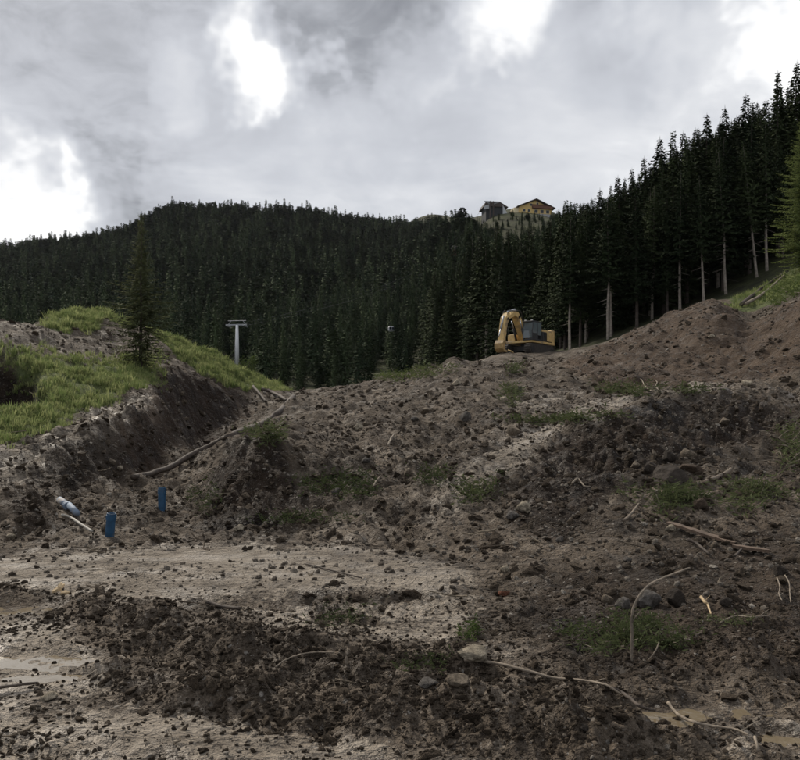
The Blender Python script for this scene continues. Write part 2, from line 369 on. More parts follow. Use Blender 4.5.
tan_ = region([(-170, 446), (0, 450), (60, 428), (105, 404), (150, 392), (156, 402), (110, 428), (60, 452), (0, 488), (-170, 470)])
greyr = np.maximum(region([(-170, 320), (0, 316), (60, 326), (120, 346), (135, 362), (100, 364), (60, 352), (0, 347), (-170, 350)]), 0)
path = np.maximum.reduce([
    region([(415, 525), (440, 480), (480, 450), (530, 425), (575, 408), (640, 393), (650, 400), (600, 413), (560, 432), (520, 460), (470, 498), (440, 530)]),
    region([(480, 425), (520, 400), (560, 390), (600, 398), (560, 412), (500, 436)]) * .8,
    region([(640, 396), (700, 381), (760, 386), (810, 398), (780, 404), (720, 392), (660, 402)]) * .8])
beige = np.maximum.reduce([
    region([(-60, 556), (60, 548), (200, 539), (330, 539), (430, 551), (495, 574), (450, 590), (330, 598), (200, 606), (110, 604), (0, 588), (-60, 588)]) * .92,
    region([(-170, 606), (0, 608), (70, 616), (105, 640), (150, 690), (60, 700), (-170, 705)]),
    region([(-170, 712), (60, 702), (200, 692), (320, 714), (400, 738), (430, 790), (330, 830), (-170, 830)]),
    region([(150, 600), (300, 600), (430, 585), (490, 596), (450, 640), (330, 646), (220, 628)]) * .75,
    region([(420, 745), (520, 735), (560, 770), (430, 790)]) * .7,
    region([(400, 640), (520, 640), (560, 690), (430, 690)]) * .55,
    region([(620, 690), (760, 680), (800, 700), (740, 730), (640, 725)]) * .6,
    region([(730, 715), (810, 700), (830, 770), (700, 770)]) * .6])
churn = np.maximum.reduce([
    region([(-170, 588), (0, 588), (110, 601), (200, 613), (300, 632), (430, 654), (600, 688), (600, 702), (430, 674), (300, 656), (200, 641), (100, 622), (0, 602), (-170, 598)], 6),
    region([(95, 668), (220, 680), (330, 694), (450, 705), (600, 722), (700, 740), (600, 744), (430, 735), (300, 716), (200, 701), (110, 690)], 6),
    region([(110, 625), (200, 640), (300, 656), (430, 674), (600, 702), (600, 722), (450, 705), (330, 694), (220, 680), (95, 668)], 6) * .5,
    region([(300, 592), (430, 588), (430, 598), (300, 602)], 2) * .8,
    region([(310, 608), (380, 612), (380, 620), (310, 618)], 2) * .8])
beige = beige * (1 - .85 * churn)
redr = region([(560, 366), (600, 388), (700, 388), (810, 394), (900, 380), (900, 270), (800, 303), (745, 322), (711, 297), (650, 327), (600, 350)], 4, 34)
steepdark = region([(205, 530), (215, 465), (250, 447), (290, 460), (310, 500), (290, 535)])

# relief
def lod(wl): return np.clip((wl - DD * .010) / (DD * .016 + 1e-6), 0, 1)
rough_amp = np.clip(0.55 + .55 * sm(DD, 9, 14) + .5 * churn - .62 * beige - .45 * grass - .35 * path + .25 * redr + .3 * sm(X, 0, 3) * sm(-DD, -9, -4), .10, 1.6)
H = np.zeros_like(X)
for wl, amp, typ, sd_ in ((6.0, .20, 0, 1), (2.7, .13, 0, 2), (1.25, .11, 1, 3), (.62, .085, 1, 4), (.30, .070, 1, 5), (.15, .048, 1, 6), (.075, .028, 1, 7), (.038, .014, 1, 8)):
    n = perlin(X / wl + 13.7 * sd_, Y / wl - 7.1 * sd_, sd_)
    if typ: n = np.abs(n) * 2 - .55
    far = np.clip(DD / 14, .35 if wl > 1 else .8, 1.4)
    H += n * amp * lod(wl) * rough_amp * far
# dozer corduroy on the near face of the middle mound
rip = region([(330, 540), (380, 500), (440, 470), (480, 470), (470, 510), (420, 545)], 6)
H += rip * .045 * np.sin((X * .92 + Y * .40) * 2 * math.pi / .34 + 2.5 * fbm(X, Y, 1.2, 3, 33))
# erosion streaks down the steep faces
fl = np.maximum(steepdark, region([(520, 470), (555, 434), (600, 414), (650, 396), (700, 384), (770, 392), (780, 440), (650, 470), (560, 490)]))
fl = np.maximum(fl, region([(60, 450), (100, 424), (150, 392), (165, 362), (190, 366), (240, 388), (290, 396), (250, 408), (200, 440), (150, 470), (60, 495)]))
H += fl * .16 * (np.abs(perlin(PU / 12, np.log(DD) * 3, 61)) - .3) * np.clip(DD / 15, .5, 1.5)
# wheel ruts and berms across the foreground
def ridge(poly, h, w):
    global H
    best = np.full(X.shape, 1e9)
    P = [((px - 400) / F * pix(px, py, Z0), pix(px, py, Z0)) for px, py in poly]
    for (x1, y1), (x2, y2) in zip(P[:-1], P[1:]):
        dx, dy = x2 - x1, y2 - y1; t = np.clip(((X - x1) * dx + (Y - y1) * dy) / (dx * dx + dy * dy), 0, 1)
        best = np.minimum(best, np.hypot(X - x1 - t * dx + .12 * wjx, Y - y1 - t * dy + .12 * wjy))
    H += h * np.exp(-(best / w) ** 2) * (.75 + .6 * fbm(X, Y, .5, 3, 77))
ridge([(-170, 590), (0, 593), (120, 612), (260, 640), (420, 656)], .10, .28)
ridge([(110, 670), (220, 690), (330, 705), (470, 720), (600, 738)], .13, .24)
ridge([(150, 640), (300, 668), (450, 690), (600, 705)], -.07, .20)
ridge([(-170, 715), (60, 708), (200, 704), (330, 735), (400, 765)], -.05, .22)
ridge([(290, 596), (440, 592)], -.05, .2)
ridge([(560, 665), (660, 672), (760, 668)], .07, .22)
ridge([(590, 728), (700, 735), (800, 745)], .08, .2)
q_ = X * .477 + Y * .88 + .10 * fbm(X, Y, 1.5, 2, 401); al_ = X * .88 - Y * .477
trk = sm(-DD, -11, -7.5) * sm(fbm(X, Y * 1.6, 1.8, 2, 402), -.15, .25) * (1 - .5 * sm(X, .5, 2.5))
H += trk * (.020 * np.sin(q_ * 2 * math.pi / .27) + .010 * np.sin(al_ * 2 * math.pi / .11 + 2.2 * np.sin(q_ * 2 * math.pi / .27)))
# puddle hollows
PUD = [(28, 656, .75, .26, .05), (62, 674, .42, .12, .045), (8, 605, .55, .28, .05), (690, 703, .62, .20, .06), (655, 708, .30, .22, .055), (797, 735, .22, .14, .05), (205, 553, .9, .5, .03)]
for px, py, rx, ry, dp in PUD:
    D = pix(px, py, Z0); x0 = (px - 400) / F * D
    q = np.hypot((X - x0 + wjx * .6) / rx, (Y - D + wjy * .5) / ry)
    w_ = 1 - sm(q, .55, 1.5)
    H = H * (1 - .75 * w_) - dp * w_
ZF = Z0 + H - pit * 1.7 * sm(DD, 15, 20)
ZF -= .02

# vertex masks
fresh_shade = np.maximum.reduce([steepdark, fl, region([(60, 455), (100, 430), (150, 398), (165, 362), (190, 368), (240, 392), (290, 398), (250, 410), (200, 445), (150, 478), (60, 500)]),  # damp dug soil, with shade of trench wall and steep faces painted in
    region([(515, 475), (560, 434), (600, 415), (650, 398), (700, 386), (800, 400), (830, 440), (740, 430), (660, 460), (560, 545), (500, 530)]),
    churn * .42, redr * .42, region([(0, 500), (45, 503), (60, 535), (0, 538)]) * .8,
    region([(560, 560), (800, 520), (830, 600), (830, 680), (600, 690), (480, 620)]) * .6, pit * 1.5]) * (1 - np.clip(tan_ * 1.2, 0, 1))  # the pit's shadow is painted into the soil colour as well
mask = np.zeros(X.shape + (4,), np.float32)
mask[..., 0] = .72 * np.maximum(beige, np.maximum(path * .75, tan_ * 1.2)) + .12 * sm(fbm(X, Y, 2.5, 3, 140), -.1, .5)
wallr = region([(90, 470), (110, 440), (150, 400), (165, 362), (190, 368), (240, 392), (290, 398), (250, 412), (200, 447), (150, 480)])
mask[..., 1] = grass; mask[..., 2] = np.maximum(redr, wallr); mask[..., 3] = np.maximum(greyr, np.maximum(path * .6, .34 * (1 - redr) * sm(DD, 11, 14) * (1 - np.clip(fresh_shade, 0, 1))))
hs = sm(DD, 56, 62) * sm(PU, 715, 745)
mask[..., 1] = np.maximum(mask[..., 1], hs * .9)

# split the sheet into the pieces of the place
P_, D_ = PU, np.exp(PV)
lab = np.zeros(X.shape, int)
trL = np.interp(P_, [-1000, 0, 50, 100, 150, 200, 250, 290, 305], [15.8, 16, 17, 18.5, 22, 37, 42, 52, 90])
lab[(P_ < 305) & (D_ > trL)] = 1
mb0 = np.interp(P_, [203, 207, 250, 350, 400, 460, 500, 560], [30, 12.6, 12.4, 12, 11.6, 10.2, 9.2, 9.0])
mb1 = np.interp(P_, [200, 225, 250, 290, 300], [12, 21, 30, 50, 62])
lab[(P_ > 203) & (P_ < 660) & (D_ > mb0) & (D_ < mb1)] = 2
lab[(P_ > np.interp(D_, [7, 12, 16, 20], [560, 535, 520, 540])) & (D_ > np.interp(P_, [520, 600, 1800], [8.6, 8.2, 8.0])) & (D_ < np.interp(P_, [540, 600, 650, 700, 1800], [19.5, 20.5, 23, 27, 28]))] = 3
lab[(P_ >= 640) & (lab == 2)] = 4
lab[(P_ > 560) & (D_ > 36.5) & (D_ < 60)] = 4
lab[(P_ > 640) & (D_ >= 26) & (D_ < 60) & (lab != 3)] = 4
lab[(P_ > np.interp(D_, [28, 34, 46, 56], [700, 715, 742, 770])) & (D_ > 30) & (D_ < 56)] = 5
lab[D_ >= 61] = 6
nc = len(pxs)
idx = np.arange(NR * nc).reshape(NR, nc)
quads = np.stack([idx[:-1, :-1], idx[:-1, 1:], idx[1:, 1:], idx[1:, :-1]], -1).reshape(-1, 4)
flab = lab[:-1, :-1].ravel()
allco = np.stack([X, Y, ZF], -1).reshape(-1, 3); allm = mask.reshape(-1, 4); allf = np.clip(fresh_shade, 0, 1).ravel()
def sheet(k, name):
    q = quads[flab == k]
    u, inv = np.unique(q.ravel(), return_inverse=True)
    co = allco[u]; mk = allm[u]; fr = allf[u]; qq = inv.reshape(-1, 4)
    if k == 0:      # the work site carries on behind the viewer
        b = len(co); co = np.vstack([co, [(-40, -40, -.02), (40, -40, -.02), (40, 1.32, -.02), (-40, 1.32, -.02)]]); mk = np.vstack([mk, [[.5, 0, 0, 0]] * 4]); fr = np.append(fr, [0, 0, 0, 0]); qq = np.vstack([qq, [[b, b + 1, b + 2, b + 3]]])
    me = np_mesh(name, co, qq)
    a = me.attributes.new('mask', 'FLOAT_COLOR', 'POINT'); a.data.foreach_set('color', mk.astype(np.float32).ravel())
    a = me.attributes.new('fresh_shade', 'FLOAT', 'POINT'); a.data.foreach_set('value', fr.astype(np.float32))
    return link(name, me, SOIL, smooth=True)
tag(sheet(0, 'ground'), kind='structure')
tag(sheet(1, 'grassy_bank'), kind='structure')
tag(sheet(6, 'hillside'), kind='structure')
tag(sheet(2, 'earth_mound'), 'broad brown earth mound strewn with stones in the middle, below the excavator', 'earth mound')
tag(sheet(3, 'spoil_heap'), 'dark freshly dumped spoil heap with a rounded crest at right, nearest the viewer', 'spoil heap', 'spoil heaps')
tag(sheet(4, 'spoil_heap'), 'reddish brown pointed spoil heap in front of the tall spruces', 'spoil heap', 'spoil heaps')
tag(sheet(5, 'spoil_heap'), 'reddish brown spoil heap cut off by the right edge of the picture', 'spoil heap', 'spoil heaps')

# far hills
fpx = np.concatenate([np.linspace(-1300, -200, 40)[:-1], np.arange(-200, 1000, 5.0), np.linspace(1000, 2000, 40)])
fln = np.linspace(math.log(70), math.log(2200), 170); fD = np.exp(fln)
FS = base_s(fpx, fln); FS = blur(blur(FS, 2, 0), 2, 1)
FDD = np.repeat(fD[:, None], len(fpx), 1); FX = (fpx[None, :] - 400) / F * FDD
FZ = FS * FDD + fbm(FX, FDD, 120, 4, 5) * np.clip(FDD * .012, 0, 9) - .6 * sm(-FDD, -80, -70)
FZ = np.where(FDD > 1550, FZ - (FDD - 1550) * .15, FZ)
def fhgt(x, y):
    p = 400 + F * x / y; fi = np.interp(np.log(y), fln, np.arange(len(fln))); fj = np.interp(p, fpx, np.arange(len(fpx)))
    i = np.minimum(fi.astype(int), len(fln) - 2); j = np.minimum(fj.astype(int), len(fpx) - 2); a = fi - i; b = fj - j
    return (FZ[i, j] * (1 - b) + FZ[i, j + 1] * b) * (1 - a) + (FZ[i + 1, j] * (1 - b) + FZ[i + 1, j + 1] * b) * a
def turf():
    m, t, bs = material('forest_floor')
    pos = t.new('ShaderNodeNewGeometry').outputs['Position']
    n = t.noise(pos, .05, 8, .7); n2 = t.noise(pos, .8, 6, .7)
    c = t.mix(t.step(t.math('ADD', t.math('MULTIPLY', n, .5), t.math('MULTIPLY', n2, .5)), .38, .62), (.022, .022, .014), (.06, .065, .03))
    t.l.new(c, bs.inputs['Base Color']); bs.inputs['Roughness'].default_value = .95; bs.inputs['Specular IOR Level'].default_value = .1
    return m
FLOOR = turf()
fi_ = np.arange(FZ.size).reshape(FZ.shape)
fq = np.stack([fi_[:-1, :-1], fi_[:-1, 1:], fi_[1:, 1:], fi_[1:, :-1]], -1).reshape(-1, 4)
tag(link('hills', np_mesh('hills', np.stack([FX, FDD, FZ], -1).reshape(-1, 3), fq), FLOOR, smooth=True), kind='structure')
# ------------------------------------------------------------------ scattered stuff (geometry nodes on points)
PROTO = {}
def protos(key, meshes):
    c = bpy.data.collections.new('source_' + key)
    for k, me in enumerate(meshes):
        o = bpy.data.objects.new('%s_%02d' % (key, k), me); c.objects.link(o)
    PROTO[key] = (c, len(meshes))
def scatter(name, pts, scl, key, label, cat=None, tilt=0.3, parent=None):
    n = len(pts); c, k = PROTO[key]
    me = bpy.data.meshes.new(name); me.vertices.add(n); me.vertices.foreach_set('co', np.asarray(pts, np.float32).ravel())
    rot = np.stack([rng.uniform(-tilt, tilt, n), rng.uniform(-tilt, tilt, n), rng.uniform(0, 6.283, n)], 1).astype(np.float32)
    scl = np.asarray(scl, np.float32)
    if scl.ndim == 1: scl = np.repeat(scl[:, None], 3, 1)
    a = me.attributes.new('rot', 'FLOAT_VECTOR', 'POINT'); a.data.foreach_set('vector', rot.ravel())
    a = me.attributes.new('scl', 'FLOAT_VECTOR', 'POINT'); a.data.foreach_set('vector', scl.ravel())
    a = me.attributes.new('idx', 'INT', 'POINT'); a.data.foreach_set('value', rng.integers(0, k, n).astype(np.int32))
    o = link(name, me)
    g = bpy.data.node_groups.new('scatter_' + name, 'GeometryNodeTree')
    g.interface.new_socket('Geometry', in_out='INPUT', socket_type='NodeSocketGeometry')
    g.interface.new_socket('Geometry', in_out='OUTPUT', socket_type='NodeSocketGeometry')
    t = NT(g); gi = t.new('NodeGroupInput'); go = t.new('NodeGroupOutput')
    ci = t.new('GeometryNodeCollectionInfo', {'Collection': c, 'Separate Children': True, 'Reset Children': True})
    def attr(nm, dt): return t.new('GeometryNodeInputNamedAttribute', {'Name': nm}, data_type=dt).outputs[0]
    ip = t.new('GeometryNodeInstanceOnPoints', {'Points': gi.outputs[0], 'Instance': ci.outputs[0], 'Pick Instance': True, 'Instance Index': attr('idx', 'INT'),
               'Rotation': attr('rot', 'FLOAT_VECTOR'), 'Scale': attr('scl', 'FLOAT_VECTOR')})
    g.links.new(ip.outputs[0], go.inputs[0])
    md = o.modifiers.new('scatter', 'NODES'); md.node_group = g
    return tag(o, label, cat, kind='stuff')

def rock_mesh(name, seed, sub=2, jag=0.22, flat=0.75, cuts=5):
    r = random.Random(seed); bm = bmesh.new(); bmesh.ops.create_icosphere(bm, subdivisions=sub, radius=1.0)
    planes = [(Vector((r.gauss(0, 1), r.gauss(0, 1), r.gauss(0, .8))).normalized(), r.uniform(.55, .88)) for _ in range(cuts)]
    ph = [r.uniform(0, 6) for _ in range(6)]
    for v in bm.verts:
        p = v.co.normalized()
        k = 1 + jag * .5 * (math.sin(2.3 * p.x + ph[0]) * math.sin(2.9 * p.y + ph[1]) + .7 * math.sin(4.7 * p.z + ph[2]) * math.sin(4.1 * p.x + ph[3])) + r.uniform(-.5, .5) * jag * .35
        q = p * k
        for nrm, d in planes:
            e = q.dot(nrm) - d
            if e > 0: q -= nrm * e * .9
        v.co = Vector((q.x, q.y, q.z * flat))
    me = bpy.data.meshes.new(name); bm.to_mesh(me); bm.free()
    return me
def stone_mat(name, cols, rough=.85):
    m, t, bs = material(name)
    oi = t.new('ShaderNodeObjectInfo').outputs['Random']; pos = t.new('ShaderNodeTexCoord').outputs['Object']
    base = t.ramp(oi, [(i / (len(cols) - 1), c) for i, c in enumerate(cols)])
    n = t.noise(pos, 2.2, 5, .65)
    c = t.mix(t.step(n, .35, .7), t.mix(.65, base, (.03, .024, .018)), base)
    t.l.new(c, bs.inputs['Base Color']); bs.inputs['Roughness'].default_value = rough; bs.inputs['Specular IOR Level'].default_value = .12
    b = t.new('ShaderNodeBump', {'Height': t.noise(pos, 5, 5, .7), 'Strength': .7, 'Distance': .15}); t.l.new(b.outputs[0], bs.inputs['Normal'])
    return m
CLOD = stone_mat('soil_clod', [(.055, .040, .027), (.092, .069, .048), (.145, .112, .080), (.075, .056, .040)], .9)
GRIT = stone_mat('gravel_stone', [(.15, .12, .092), (.24, .20, .16), (.38, .33, .27), (.19, .155, .12), (.54, .485, .41)], .85)
def withmat(me, m): me.materials.append(m); return me
protos('clod', [withmat(rock_mesh('clod', 100 + k, 3, .75, .7, 2), CLOD) for k in range(6)])
protos('grit', [withmat(rock_mesh('grit', 200 + k, 1, .3, .65, 5), GRIT) for k in range(6)])

# sample points on the near sheet, density given per square metre
cell = np.zeros_like(X); cell[:-1, :-1] = (Y[1:, :-1] - Y[:-1, :-1]) * (X[:-1, 1:] - X[:-1, :-1])
def sample(dens, n=None):
    w = (cell * dens).ravel(); tot = w.sum(); n = int(tot) if n is None else n
    c = np.cumsum(w); k = np.searchsorted(c, rng.random(n) * tot); k = np.minimum(k, w.size - 1)
    i, j = np.divmod(k, nc); i = np.minimum(i, NR - 2); j = np.minimum(j, nc - 2)
    a = rng.random(n); b = rng.random(n)
    x = X[i, j] * (1 - b) + X[i, j + 1] * b; y = Y[i, j] * (1 - a) + Y[i + 1, j] * a
    x = x * y / Y[i, j]
    z = (ZF[i, j] * (1 - b) + ZF[i, j + 1] * b) * (1 - a) + (ZF[i + 1, j] * (1 - b) + ZF[i + 1, j + 1] * b) * a
    return np.stack([x, y, z], 1)
inv = ((PU > -190) & (PU < 990)).astype(float)
bare = (1 - np.clip(grass * 1.3, 0, 1)) * inv
patchy = sm(fbm(X, Y, .9, 4, 210), -.05, .45)
soft_ = np.clip(beige * 1.1, 0, 1)
pud = np.zeros_like(X)
for px, py, rx, ry, dp in PUD:
    D = pix(px, py, Z0); x0 = (px - 400) / F * D
    pud = np.maximum(pud, 1 - sm(np.hypot((X - x0) / rx, (Y - D) / ry), .7, 1.2))
cd = bare * (1 - .97 * pud)
def lump(n, lo, hi, p=2.2): return lo + (hi - lo) * rng.random(n) ** p
def place(name, dens, lo, hi, key, label, cat, sink=.25, p=2.2, tilt=.9):
    pts = sample(dens); s = lump(len(pts), lo, hi, p); pts[:, 2] += s * (.45 - sink)
    return scatter(name, pts, np.stack([s * rng.uniform(.8, 1.35, len(s)), s, s * rng.uniform(.7, 1.1, len(s))], 1), key, label, cat, tilt)
nearw = sm(-DD, -12, -5)
place('soil_crumbs', cd * sm(-DD, -9, -4.5) * (200 + 1100 * churn + 1200 * patchy * (1 - .2 * soft_) + 400 * (1 - soft_)), .003, .017, 'clod', 'fine dark soil crumbs over the foreground mud', 'crumbs')
place('soil_clods', cd * nearw * (4 + 190 * churn + 90 * patchy * (1 - .92 * soft_) + 40 * (1 - soft_)), .007, .042, 'clod', 'dark crumbly soil clods churned up by wheels across the foreground', 'clods', p=3.4, sink=.4)
place('soil_clods', cd * sm(DD, 6, 11) * sm(-DD, -34, -20) * (14 + 75 * patchy + 15 * (1 - path)) * (1 - .97 * soft_), .010, .085, 'clod', 'dark soil clods lying over the mound and heap slopes', 'clods', p=5, sink=.4)
place('soil_clods', cd * sm(DD, 24, 32) * sm(-DD, -62, -55) * (1.5 + 9 * patchy), .022, .18, 'clod', 'coarse soil clods on the far slopes of the heaps', 'clods', p=4.5, sink=.4)
place('gravel', cd * nearw * (70 + 120 * patchy + 100 * soft_), .003, .018, 'grit', 'small pale pebbles pressed into the foreground mud', 'gravel', p=3)
place('gravel', cd * sm(DD, 6, 11) * sm(-DD, -34, -20) * (75 + 50 * patchy + 30 * greyr) * (1 - .55 * soft_), .007, .05, 'grit', 'grey and tan pebbles strewn over the mound slopes', 'gravel', p=3)
place('gravel', cd * sm(DD, 24, 32) * sm(-DD, -62, -55) * (9.0 + 9 * greyr), .018, .11, 'grit', 'stones strewn over the far slopes and the grey bank', 'gravel', p=3)

# wood chips and root bits
def chip(seed):
    r = random.Random(seed); m = MB(); k = r.randint(3, 5)
    pts = [Vector((i / (k - 1) - .5, r.uniform(-.12, .12), r.uniform(-.03, .1))) for i in range(k)]
    return m.tube(pts, [.022 * r.uniform(.6, 1.2) for _ in pts], 5).mesh('chip')
CHIPM = stone_mat('twig_bits', [(.12, .09, .065), (.24, .19, .14), (.36, .30, .22), (.09, .07, .05)], .85)
protos('chip', [withmat(chip(300 + k), CHIPM) for k in range(6)])
def chips(name, dens, lo, hi, label):
    pts = sample(dens); s = lump(len(pts), lo, hi, 2.0); pts[:, 2] += .012 * s / .1
    return scatter(name, pts, s, 'chip', label, 'twigs', .35)
chips('twig_litter', cd * nearw * (5 + 10 * patchy), .04, .22, 'short broken twigs and root bits trodden into the foreground mud')
chips('twig_litter', cd * sm(DD, 6, 11) * sm(-DD, -45, -25) * (.9 + 1.3 * patchy), .12, .6, 'broken twigs and roots lying on the mound slopes')

# grass
def tuft(seed, n=14, h=.3, spread=.12):
    r = random.Random(seed); v = []; f = []
    for _ in range(n):
        a = r.uniform(0, 6.283); d = r.uniform(0, spread); x, y = d * math.cos(a), d * math.sin(a)
        L = h * r.uniform(.5, 1.15); b = a + r.uniform(-.8, .8); w = .009 + .006 * r.random(); ln = r.uniform(.1, .65)
        ox, oy = math.cos(b), math.sin(b); wx, wy = -oy * w, ox * w; k = len(v)
        v += [(x - wx, y - wy, 0), (x + wx, y + wy, 0), (x + ox * ln * L * .35 + wx * .8, y + oy * ln * L * .35 + wy * .8, L * .6),
              (x + ox * ln * L * .35 - wx * .8, y + oy * ln * L * .35 - wy * .8, L * .6), (x + ox * ln * L, y + oy * ln * L, L * (.98 - .25 * ln))]
        f += [(k, k + 1, k + 2, k + 3), (k + 3, k + 2, k + 4)]
    me = bpy.data.meshes.new('tuft'); me.from_pydata(v, [], f); return me
protos('tuft', [withmat(tuft(400 + k), GRASS) for k in range(6)])
gpat = fbm(X, Y, 2.2, 5, 220, .65)
gp = sample(np.clip(grass * 1.2 - .15, 0, 1) * inv * (DD < 61) * (8 + 100 * sm(gpat, -.28, .12)))
scatter('grass', gp, rng.uniform(.3, .8, len(gp)) * (1 + 1.1 * sm(fbm(gp[:, 0], gp[:, 1], 1.1, 3, 230), .0, .4)) * np.where(gp[:, 1] > 40, 1.2, 1.0), 'tuft', 'long pale green grass on the left bank and ridge', 'grass', .25)
gp = sample(np.clip(mask[..., 1] - .2, 0, 1) * inv * (DD > 61) * 5)
scatter('grass', gp, rng.uniform(.8, 2.0, len(gp)), 'tuft', 'grass on the steep slope under the tall spruces', 'grass', .25)

# ------------------------------------------------------------------ puddles
m, t, bs = material('muddy_water')
pos = t.new('ShaderNodeNewGeometry').outputs['Position']
t.l.new(t.mix(t.noise(pos, 3, 4), (.13, .102, .064), (.20, .16, .105)), bs.inputs['Base Color'])
bs.inputs['Roughness'].default_value = .10; bs.inputs['Specular IOR Level'].default_value = .33
bb = t.new('ShaderNodeBump', {'Height': t.noise(pos, 18, 2), 'Strength': .15, 'Distance': .01}); t.l.new(bb.outputs[0], bs.inputs['Normal'])
for px, py, rx, ry, dp in PUD[:6]:
    D = pix(px, py, Z0); x0 = (px - 400) / F * D
    sel = np.hypot((X - x0) / rx, (Y - D) / ry) < .75
    lv = np.percentile(ZF[sel], 60)
    n = 40
    vs = [(0, 0, 0)] + [(rx * 1.12 * math.cos(2 * math.pi * k / n), ry * 1.12 * math.sin(2 * math.pi * k / n), 0) for k in range(n)]
    me = bpy.data.meshes.new('puddle'); me.from_pydata(vs, [], [(0, k + 1, (k + 1) % n + 1) for k in range(n)])
    tag(link('puddle', me, MAT['muddy_water'], loc=(x0, D, lv)), kind='structure')

# ------------------------------------------------------------------ trees
def leafmesh(name, V, Fc, h):
    V = np.array([tuple(v) for v in V]); out = np.stack([V[:, 0], V[:, 1], np.full(len(V), .0)], 1)
    ln = np.linalg.norm(out, axis=1, keepdims=True) + .05; out = out / ln; out[:, 2] = .45; out /= np.linalg.norm(out, axis=1, keepdims=True)
    F2 = []
    for f in Fc:
        p = V[list(f)]; n = np.cross(p[1] - p[0], p[2] - p[0])
        F2.append(f if n @ out[f[0]] >= 0 else tuple(reversed(f)))
    me = bpy.data.meshes.new(name); me.from_pydata([tuple(v) for v in V], [], F2)
    me.polygons.foreach_set('use_smooth', [True] * len(F2))
    me.normals_split_custom_set_from_vertices([tuple(v) for v in out])
    return me
def spruce(seed, h=20.0, r=2.6, start=.3, dens=1.0, leaf=.55, droop=.45, irregular=.2, nb=6, lev=.42, slim=.30, tipx=.82, core=7):
    """trunk mesh and crown mesh of one conifer, foot at the origin"""
    q = random.Random(seed)
    tr = MB(); bend = [(q.uniform(-.12, .12) * (h / 20), q.uniform(-.12, .12) * (h / 20)) for _ in range(5)]
    pts = [Vector((bend[min(i, 4)][0] * (i > 0), bend[min(i, 4)][1] * (i > 0), h * i / 5 * .99)) for i in range(6)]
    pts[0].z = -.6
    tr.tube(pts, [h * .0125 * (1 - .19 * i) for i in range(6)], 7)
    z = h * start * .45                                   # dead branch stubs under the crown
    while z < h * start:
        a = q.uniform(0, 6.28); L = q.uniform(.3, 1.1) * r * .45
        tr.tube([(0, 0, z), (math.cos(a) * L, math.sin(a) * L, z - L * .25)], [.035, .012], 4); z += q.uniform(.25, .6)
    V = []; Fc = []
    z = h * start
    while z < h * .995:
        t = (z - h * start) / (h * (1 - start))
        prof = (1 - t) ** tipx * min(1, .55 + t * 4)
        k = max(3, int(round(nb * (1 - .4 * t))))
        a0 = q.uniform(0, 6.28)
        for b in range(k):
            a = a0 + 6.283 * b / k + q.uniform(-.3, .3)
            L = max(.18, r * prof * q.uniform(1 - irregular * 2.2, 1 + irregular * (1.6 if q.random() < .2 else 1)))
            ca, sa = math.cos(a), math.sin(a); zb = z + q.uniform(-.2, .2) * lev
            rise = .25 * t - droop * (1 - t) * q.uniform(.6, 1.2)
            n = max(2, int(L / (leaf * .42) * dens))
            for i in range(n):
                s = (i + q.random()) / n; s = .12 + .88 * s
                px_, py_, pz = ca * L * s, sa * L * s, zb + rise * L * s + .18 * L * s * s
                sz = leaf * (1.05 - .45 * s) * q.uniform(.6, 1.25) * (.55 + .45 * prof ** .5)
                sg = q.choice((-1, 1)) * q.uniform(.25, 1.2)
                dx, dy, dz = math.cos(a + sg), math.sin(a + sg), q.uniform(-.75, .12)
                wx, wy, wz = -dy * slim + q.uniform(-.4, .4) * slim, dx * slim + q.uniform(-.4, .4) * slim, q.uniform(-.9, .9) * slim
                k0 = len(V)
                V += [(px_, py_, pz), (px_ + (dx * .5 + wx) * sz, py_ + (dy * .5 + wy) * sz, pz + (dz * .45 + wz) * sz),
                      (px_ + dx * sz, py_ + dy * sz, pz + dz * sz), (px_ + (dx * .5 - wx) * sz, py_ + (dy * .5 - wy) * sz, pz + (dz * .45 - wz) * sz)]
                Fc.append((k0, k0 + 1, k0 + 2, k0 + 3))
        for _ in range(core if t < .8 else 0):                              # short sprays hugging the stem
            a = q.uniform(0, 6.28); rr = q.uniform(.10, .5) * r * prof + .03; sz = leaf * q.uniform(.7, 1.3) * (.25 + .75 * prof); k0 = len(V)
            p0 = (math.cos(a) * rr, math.sin(a) * rr, z + q.uniform(-.3, .3)); tx, ty = -math.sin(a) * .45, math.cos(a) * .45
            V += [(p0[0], p0[1], p0[2] + sz * .4), (p0[0] + tx * sz, p0[1] + ty * sz, p0[2]), (p0[0] * 1.15, p0[1] * 1.15, p0[2] - sz * .6), (p0[0] - tx * sz, p0[1] - ty * sz, p0[2])]
            Fc.append((k0, k0 + 1, k0 + 2, k0 + 3))
        z += lev * q.uniform(.8, 1.2) * (1 - .35 * t) * (h / 20) ** .3
    k0 = len(V); V += [(-.07, 0, h * .95), (.07, 0, h * .95), (0, 0, h * 1.02), (0, -.07, h * .95), (0, .07, h * .95)]; Fc += [(k0, k0 + 1, k0 + 2), (k0 + 3, k0 + 4, k0 + 2)]
    return tr.mesh('trunk'), leafmesh('crown', V, Fc, h)
EDGE = []
for k in range(7):      # forest-edge spruces, 20 m tall, bare below
    tm, cm = spruce(500 + k, 20, 3.6 + .35 * (k % 4), (.16, .36, .12, .42, .22, .08, .38)[k], 2.7, .56, .6, .28, 9, .32, .29, 1.0)
    tm.materials.append(BARK_PALE if k in (1, 3, 6) else BARK); cm.materials.append(NEEDLE); EDGE.append((tm, cm))
